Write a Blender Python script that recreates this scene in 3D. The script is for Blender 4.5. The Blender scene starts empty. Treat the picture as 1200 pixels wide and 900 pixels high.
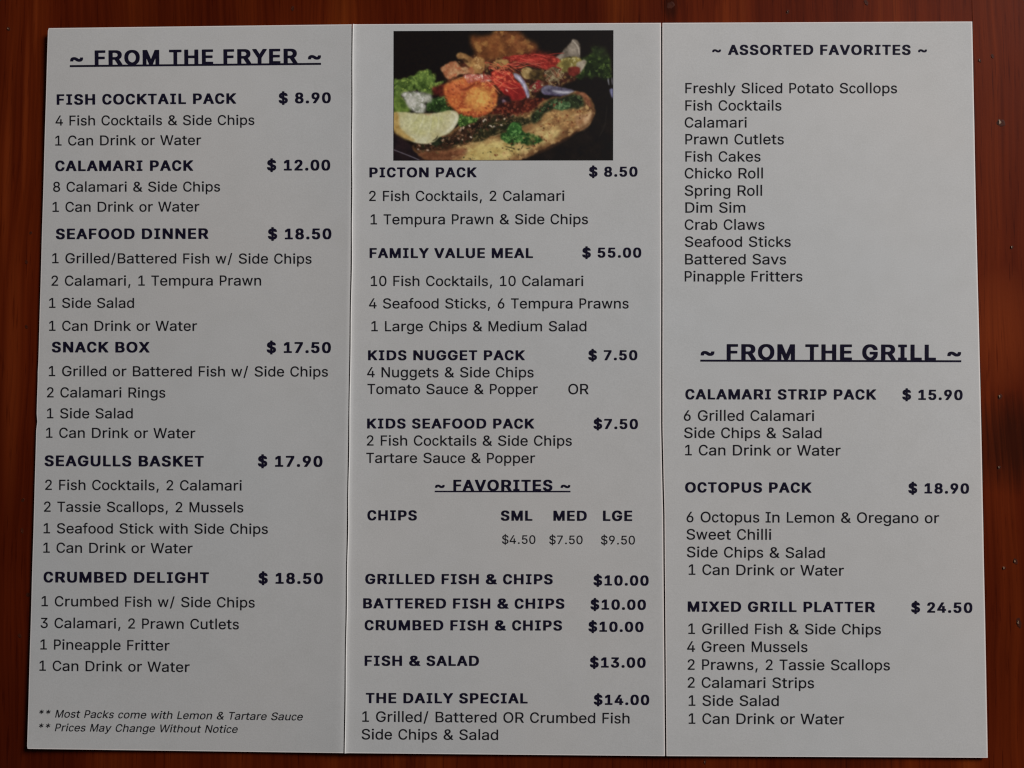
import bpy, math, random
import numpy as np
from mathutils import Vector, Matrix, Euler

scene = bpy.context.scene
COL = scene.collection
random.seed(7)

# ------------------------------------------------------------------ camera
CAM_LOC = Vector((0.0066899, -0.0105692, 0.2356011))
CAM_ROT = Euler((0.0424760, 0.0178754, 0.0025761), 'XYZ')
FOCAL = 930.0                                   # focal length in units of 1/1200 of the picture's width
cd = bpy.data.cameras.new("camera"); cam = bpy.data.objects.new("camera", cd); COL.objects.link(cam)
cam.location = CAM_LOC; cam.rotation_euler = CAM_ROT
cd.sensor_width = 36.0; cd.lens = 36.0 * FOCAL / 1200.0
cd.clip_start = 0.01; cd.clip_end = 20.0
scene.camera = cam

# ------------------------------------------------------------------ light and exposure
world = bpy.data.worlds.new("World"); scene.world = world; world.use_nodes = True
bg = world.node_tree.nodes["Background"]
bg.inputs[0].default_value = (0.86, 0.92, 1.0, 1.0); bg.inputs[1].default_value = 0.04

def area_lamp(name, loc, target, sx, sy, energy, color):
    l = bpy.data.lights.new(name, 'AREA'); l.shape = 'RECTANGLE'; l.size = sx; l.size_y = sy
    l.energy = energy; l.color = color
    o = bpy.data.objects.new(name, l); COL.objects.link(o); o.location = loc
    o.rotation_euler = (Vector(target) - Vector(loc)).to_track_quat('-Z', 'Y').to_euler()
    return o
area_lamp("window_light", (1.10, 0.92, 0.75), (0.02, 0.03, 0), 0.65, 0.50, 29.0, (1.0, 0.972, 0.962))

scene.cycles.filter_width = 1.25
vs = scene.view_settings
vs.view_transform = 'Standard'; vs.look = 'None'; vs.exposure = 0.0; vs.gamma = 1.0; vs.use_curve_mapping = False

# ------------------------------------------------------------------ helpers
ROTM = CAM_ROT.to_matrix()
def hits(u, v, zf):
    """point of the surface z = zf(x, y) seen at place (u, v) of the 1200 x 900 survey of the table"""
    d = ROTM @ Vector(((u - 600.0) / FOCAL, -(v - 450.0) / FOCAL, -1.0))
    z = 0.0007
    for _ in range(4):
        t = (z - CAM_LOC.z) / d.z
        x = CAM_LOC.x + d.x * t; y = CAM_LOC.y + d.y * t
        z = zf(x, y)
    return x, y, z

def sheet_z(x, y):
    """the paper lies almost flat: it swells a little between the folds"""
    w = 0.00014 * math.sin(x * 62.0 + 0.6) * math.cos(y * 21.0 + 0.3) + 0.00008 * math.sin(y * 47.0 + x * 19.0)
    # it rides up a little along the two folds and at the corners
    w += .00055 * math.exp(-abs(x + .0468 - .006 * y) / .011) + .00032 * math.exp(-abs(x - .0455 + .006 * y) / .012)
    c = (x / .14) ** 2 * (y / .108) ** 2
    return 0.00075 + w + .0006 * c * c * (1.3 if x < 0 else .6)
def top_z(x, y): return 0.0

def tag(o, label=None, cat=None, group=None, kind=None):
    if label: o['label'] = label
    if cat: o['category'] = cat
    if group: o['group'] = group
    if kind: o['kind'] = kind
    return o

def mesh_obj(name, verts, faces, mats, parent=None, smooth=False, mat_idx=None):
    me = bpy.data.meshes.new(name); me.from_pydata(verts, [], faces)
    for m in (mats if isinstance(mats, (list, tuple)) else [mats]): me.materials.append(m)
    if mat_idx is not None: me.polygons.foreach_set("material_index", mat_idx)
    if smooth: me.polygons.foreach_set("use_smooth", [True] * len(me.polygons))
    me.update()
    if smooth: me.set_sharp_from_angle(angle=0.6)
    o = bpy.data.objects.new(name, me); COL.objects.link(o)
    if parent: o.parent = parent
    return o

class NT:
    def __init__(s, name):
        s.m = bpy.data.materials.new(name); s.m.use_nodes = True; s.t = s.m.node_tree
        s.p = s.t.nodes["Principled BSDF"]
    def n(s, typ, **kw):
        nd = s.t.nodes.new(typ)
        for k, v in kw.items():
            if k.startswith('i_'): nd.inputs[k[2:].replace('_', ' ')].default_value = v
            else: setattr(nd, k, v)
        return nd
    def l(s, a, b): s.t.links.new(a, b)
    def noise(s, vec, scale, detail=4, rough=.55, dist=0.0):
        nd = s.n('ShaderNodeTexNoise'); nd.inputs['Scale'].default_value = scale
        nd.inputs['Detail'].default_value = detail; nd.inputs['Roughness'].default_value = rough
        nd.inputs['Distortion'].default_value = dist; s.l(vec, nd.inputs['Vector']); return nd.outputs['Fac']
    def mapping(s, vec, scale, loc=(0, 0, 0)):
        nd = s.n('ShaderNodeMapping'); nd.inputs['Scale'].default_value = scale; nd.inputs['Location'].default_value = loc
        s.l(vec, nd.inputs['Vector']); return nd.outputs[0]
    def ramp(s, fac, stops, interp='LINEAR'):
        nd = s.n('ShaderNodeValToRGB'); cr = nd.color_ramp; cr.interpolation = interp
        while len(cr.elements) < len(stops): cr.elements.new(0.5)
        for e, (p, c) in zip(cr.elements, stops):
            e.position = p; e.color = (*c, 1) if len(c) == 3 else c
        s.l(fac, nd.inputs[0]); return nd.outputs[0]
    def math(s, op, a, b=None, c=None, clamp=False):
        nd = s.n('ShaderNodeMath', operation=op, use_clamp=clamp)
        for i, x in enumerate((a, b, c)):
            if x is None: continue
            if hasattr(x, 'links'): s.l(x, nd.inputs[i])
            else: nd.inputs[i].default_value = x
        return nd.outputs[0]
    def mix(s, fac, a, b, mode='MIX'):
        nd = s.n('ShaderNodeMix', data_type='RGBA', blend_type=mode)
        for i, x in ((0, fac), (6, a), (7, b)):
            if hasattr(x, 'links'): s.l(x, nd.inputs[i])
            else: nd.inputs[i].default_value = x if i == 0 else (*x, 1)
        return nd.outputs[2]

# ------------------------------------------------------------------ measurements and letter shapes
# panel, style (B bold, H heading, R regular, I italic), words, base line from (u, v) to (u, v)
LINES = [
('L','H',"~ FROM THE FRYER ~",82.3,76.8,376.3,74.2,(77.5,74.8,2.3,81.9,376.3)),
('L','B',"FISH COCKTAIL PACK",66.5,122.9,276.9,121.6),('L','B',"$ 8.90",326.6,121.3,387.8,120.9),
('L','R',"4 Fish Cocktails & Side Chips",65.1,147,298.2,146.3),('L','R',"1 Can Drink or Water",64.8,170.5,235.9,169.8),
('L','B',"CALAMARI PACK",64.8,200.6,226.5,200.2),('L','B',"$ 12.00",312.9,199.9,387.1,199.9),
('L','R',"8 Calamari & Side Chips",62.3,224.7,258,224.4),('L','R',"1 Can Drink or Water",61.6,248.2,233.8,247.8),
('L','B',"SEAFOOD DINNER",65.5,280.4,244.3,280),('L','B',"$ 18.50",314,280.6,388.5,280.4),
('L','R',"1 Grilled/Battered Fish w/ Side Chips",61.2,308.4,365.2,309),('L','R',"2 Calamari, 1 Tempura Prawn",60.4,334.8,306.1,334.5),
('L','R',"1 Side Salad",57.6,360.7,157.2,360.7),('L','R',"1 Can Drink or Water",57.6,387.6,231.1,387.7),
('L','B',"SNACK BOX",60.8,413,175.3,413.2),('L','B',"$ 17.50",312.5,413.6,387.9,413.8),
('L','R',"1 Grilled or Battered Fish w/ Side Chips",57.2,440.7,384.4,441.3),('L','R',"2 Calamari Rings",55.1,465.6,193.8,465.9),
('L','R',"1 Side Salad",55.1,490.1,155.7,490.2),('L','R',"1 Can Drink or Water",54,512.9,229,513.5),
('L','B',"SEAGULLS BASKET",52.3,546.3,238.9,546.9),('L','B',"$ 17.90",302.2,547,378,547.2),
('L','R',"2 Fish Cocktails, 2 Calamari",53,574,283.4,574.8),('L','R',"2 Tassie Scallops, 2 Mussels",51.6,599.6,285.2,600.4),
('L','R',"1 Seafood Stick with Side Chips",51.1,624.9,314,625.6),('L','R',"1 Can Drink or Water",50.8,647.6,225.8,648.3),
('L','B',"CRUMBED DELIGHT",51.1,682.6,245,683.3),('L','B',"$ 18.50",302.8,684,378.4,684.4),
('L','R',"1 Crumbed Fish w/ Side Chips",48.7,710.3,298.6,711.9),('L','R',"3 Calamari, 2 Prawn Cutlets",47.6,735.8,280,737.4),
('L','R',"1 Pineapple Fritter",47.3,761,198.8,762.3),('L','R',"1 Can Drink or Water",46.2,785.9,222.3,787.5),
('L','I',"** Most Packs come with Lemon & Tartare Sauce",44.8,840.5,354.2,844.2),('L','I',"** Prices May Change Without Notice",44.5,856.6,277.9,858.8),
('M','B',"PICTON PACK",432.9,207.9,558.6,207.8),('M','B',"$ 8.50",690.2,207.2,747.2,207),
('M','R',"2 Fish Cocktails, 2 Calamari",432.6,235.5,661.5,235.3),('M','R',"1 Tempura Prawn & Side Chips",434.3,262.9,689.1,262.6),
('M','B',"FAMILY VALUE MEAL",433.1,302.4,624.7,302.4),('M','B',"$ 55.00",682.3,302,751.6,302),
('M','R',"10 Fish Cocktails, 10 Calamari",434.5,335.1,683.7,335.1),('M','R',"4 Seafood Sticks, 6 Tempura Prawns",432.4,361.4,736.7,361.4),
('M','R',"1 Large Chips & Medium Salad",435.2,388.1,687.3,388.1),
('M','B',"KIDS NUGGET PACK",431.3,422.2,615.1,422.2),('M','B',"$ 7.50",689.4,422.2,747,422.2),
('M','R',"4 Nuggets & Side Chips",430.2,442.1,625.4,442.1),('M','R',"Tomato Sauce & Popper",430.6,461.7,630.4,461.8),('M','R',"OR",666,461.9,689.8,461.9),
('M','B',"KIDS SEAFOOD PACK",430.2,502.2,626.1,502.3),('M','B',"$7.50",695.5,502.8,747.7,502.9),
('M','R',"2 Fish Cocktails & Side Chips",429.9,522.1,670.2,522.3),('M','R',"Tartare Sauce & Popper",429.2,542.4,627.2,542.6),
('M','H',"~ FAVORITES ~",509.8,575.2,668.4,575.3,(575.9,576,1.7,509.5,668.6)),
('M','B',"CHIPS",430.5,609.8,488.6,609.9),('M','B',"SML",586.9,610.2,624,610.3),('M','B',"MED",648.5,610.3,687.7,610.4),('M','B',"LGE",706.6,610.5,740.9,610.6),
('M','R',"$4.50",588.3,637.1,627.5,637.3),('M','R',"$7.50",643.6,637.5,682.8,637.6),('M','R',"$9.50",704.2,637.8,744.1,638),
('M','B',"GRILLED FISH & CHIPS",428,684.4,647.8,684.8),('M','B',"$10.00",695.4,686.1,760.2,686.4),
('M','B',"BATTERED FISH & CHIPS",425.6,713,661.5,713.4),('M','B',"$10.00",691.9,714.4,757,714.8),
('M','B',"CRUMBED FISH & CHIPS",427.3,738.6,658.7,739),('M','B',"$10.00",689.5,740.3,754.2,740.7),
('M','B',"FISH & SALAD",427.3,780.3,561.4,780.4),('M','B',"$13.00",691.2,782.3,756.7,782.6),
('M','B',"THE DAILY SPECIAL",428.7,824,618.4,824.4),('M','B',"$14.00",695.8,826,760.9,826.3),
('M','R',"1 Grilled/ Battered OR Crumbed Fish",424.5,845.7,737.8,847.7),('M','R',"Side Chips & Salad",423.8,866.4,583.8,867.1),
('R','H',"~ ASSORTED FAVORITES ~",834.6,64.4,1086.3,64.4),
('R','R',"Freshly Sliced Potato Scollops",803.1,109.2,1051.3,109.2),('R','R',"Fish Cocktails",803.1,129.5,915.8,129.5),
('R','R',"Calamari",802.4,149.4,875.2,149.4),('R','R',"Prawn Cutlets",803.1,169.1,918.6,169.1),('R','R',"Fish Cakes",803.1,189.3,891.3,189.3),
('R','R',"Chicko Roll",802.4,209,894.1,209),('R','R',"Spring Roll",802.4,229.3,893.1,229.3),('R','R',"Dim Sim",803.1,249.2,873.5,249.2),
('R','R',"Crab Claws",802.4,269.2,895.9,269.2),('R','R',"Seafood Sticks",802.6,289.2,926.7,289.2),
('R','R',"Battered Savs",802.8,309.8,921.2,309.8),('R','R',"Pinapple Fritters",802.4,329.8,940.4,329.8),
('R','H',"~ FROM THE GRILL ~",821.1,421.6,1126.3,422.4,(422.6,423.3,2.3,820.7,1126.5)),
('R','B',"CALAMARI STRIP PACK",803.1,468.1,1026.8,468.4),('R','B',"$ 15.90",1057.3,468.6,1128.1,468.9),
('R','R',"6 Grilled Calamari",801.3,493,954.2,493.2),('R','R',"Side Chips & Salad",801.7,513.2,962.8,513.4),('R','R',"1 Can Drink or Water",802.8,533.5,985.2,533.9),
('R','B',"OCTOPUS PACK",802.8,577.2,951,577.5),('R','B',"$ 18.90",1064.4,578.2,1135.6,578.6),
('R','R',"6 Octopus In Lemon & Oregano or",804.5,611.9,1100.6,613),('R','R',"Sweet Chilli",804.5,632.2,903.9,632.5),
('R','R',"Side Chips & Salad",804.9,652.9,966.6,653.9),('R','R',"1 Can Drink or Water",807,673.5,989,674.6),
('R','B',"MIXED GRILL PLATTER",805.9,716.9,1025.4,717.5),('R','B',"$ 24.50",1067.7,717.9,1139.5,718.3),
('R','R',"1 Grilled Fish & Side Chips",806.6,742.8,1032.4,743.5),('R','R',"4 Green Mussels",805.2,763.8,946.3,764.1),
('R','R',"2 Prawns, 2 Tassie Scallops",805.9,784.8,1042.9,785.5),('R','R',"2 Calamari Strips",805.9,805.8,954,806.4),
('R','R',"1 Side Salad",807,827,912.7,827.3),('R','R',"1 Can Drink or Water",807,848.1,989.3,848.8),
]
# dents of the table top: u, v, radius, size of a pale spot in it (all read off the photograph)
DENTS = [(1173,144,5.5,2.6),(1163,66,2.6,0),(1148,71,2.2,1.0),(1186,290,2.0,1.3),(1172,465,3.0,1.5),(1171,548,2.4,1.2),
(1190,658,3.0,1.6),(1177,666,2.0,1.4),(1194,730,4.0,1.8),
 (1015,3,3.2,0),(923,14,2.6,.7),(343,10,2.8,0),(786,6,5,0),(10,34,2.4,.8),(36,273,2.6,0),(31,307,3,0),(31,383,3.2,0),(27,586,3.2,0),(26,622,3.4,0),
 (33,697,3.6,0),(23,745,3.4,0),(826,893,2.2,.6)]
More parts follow.
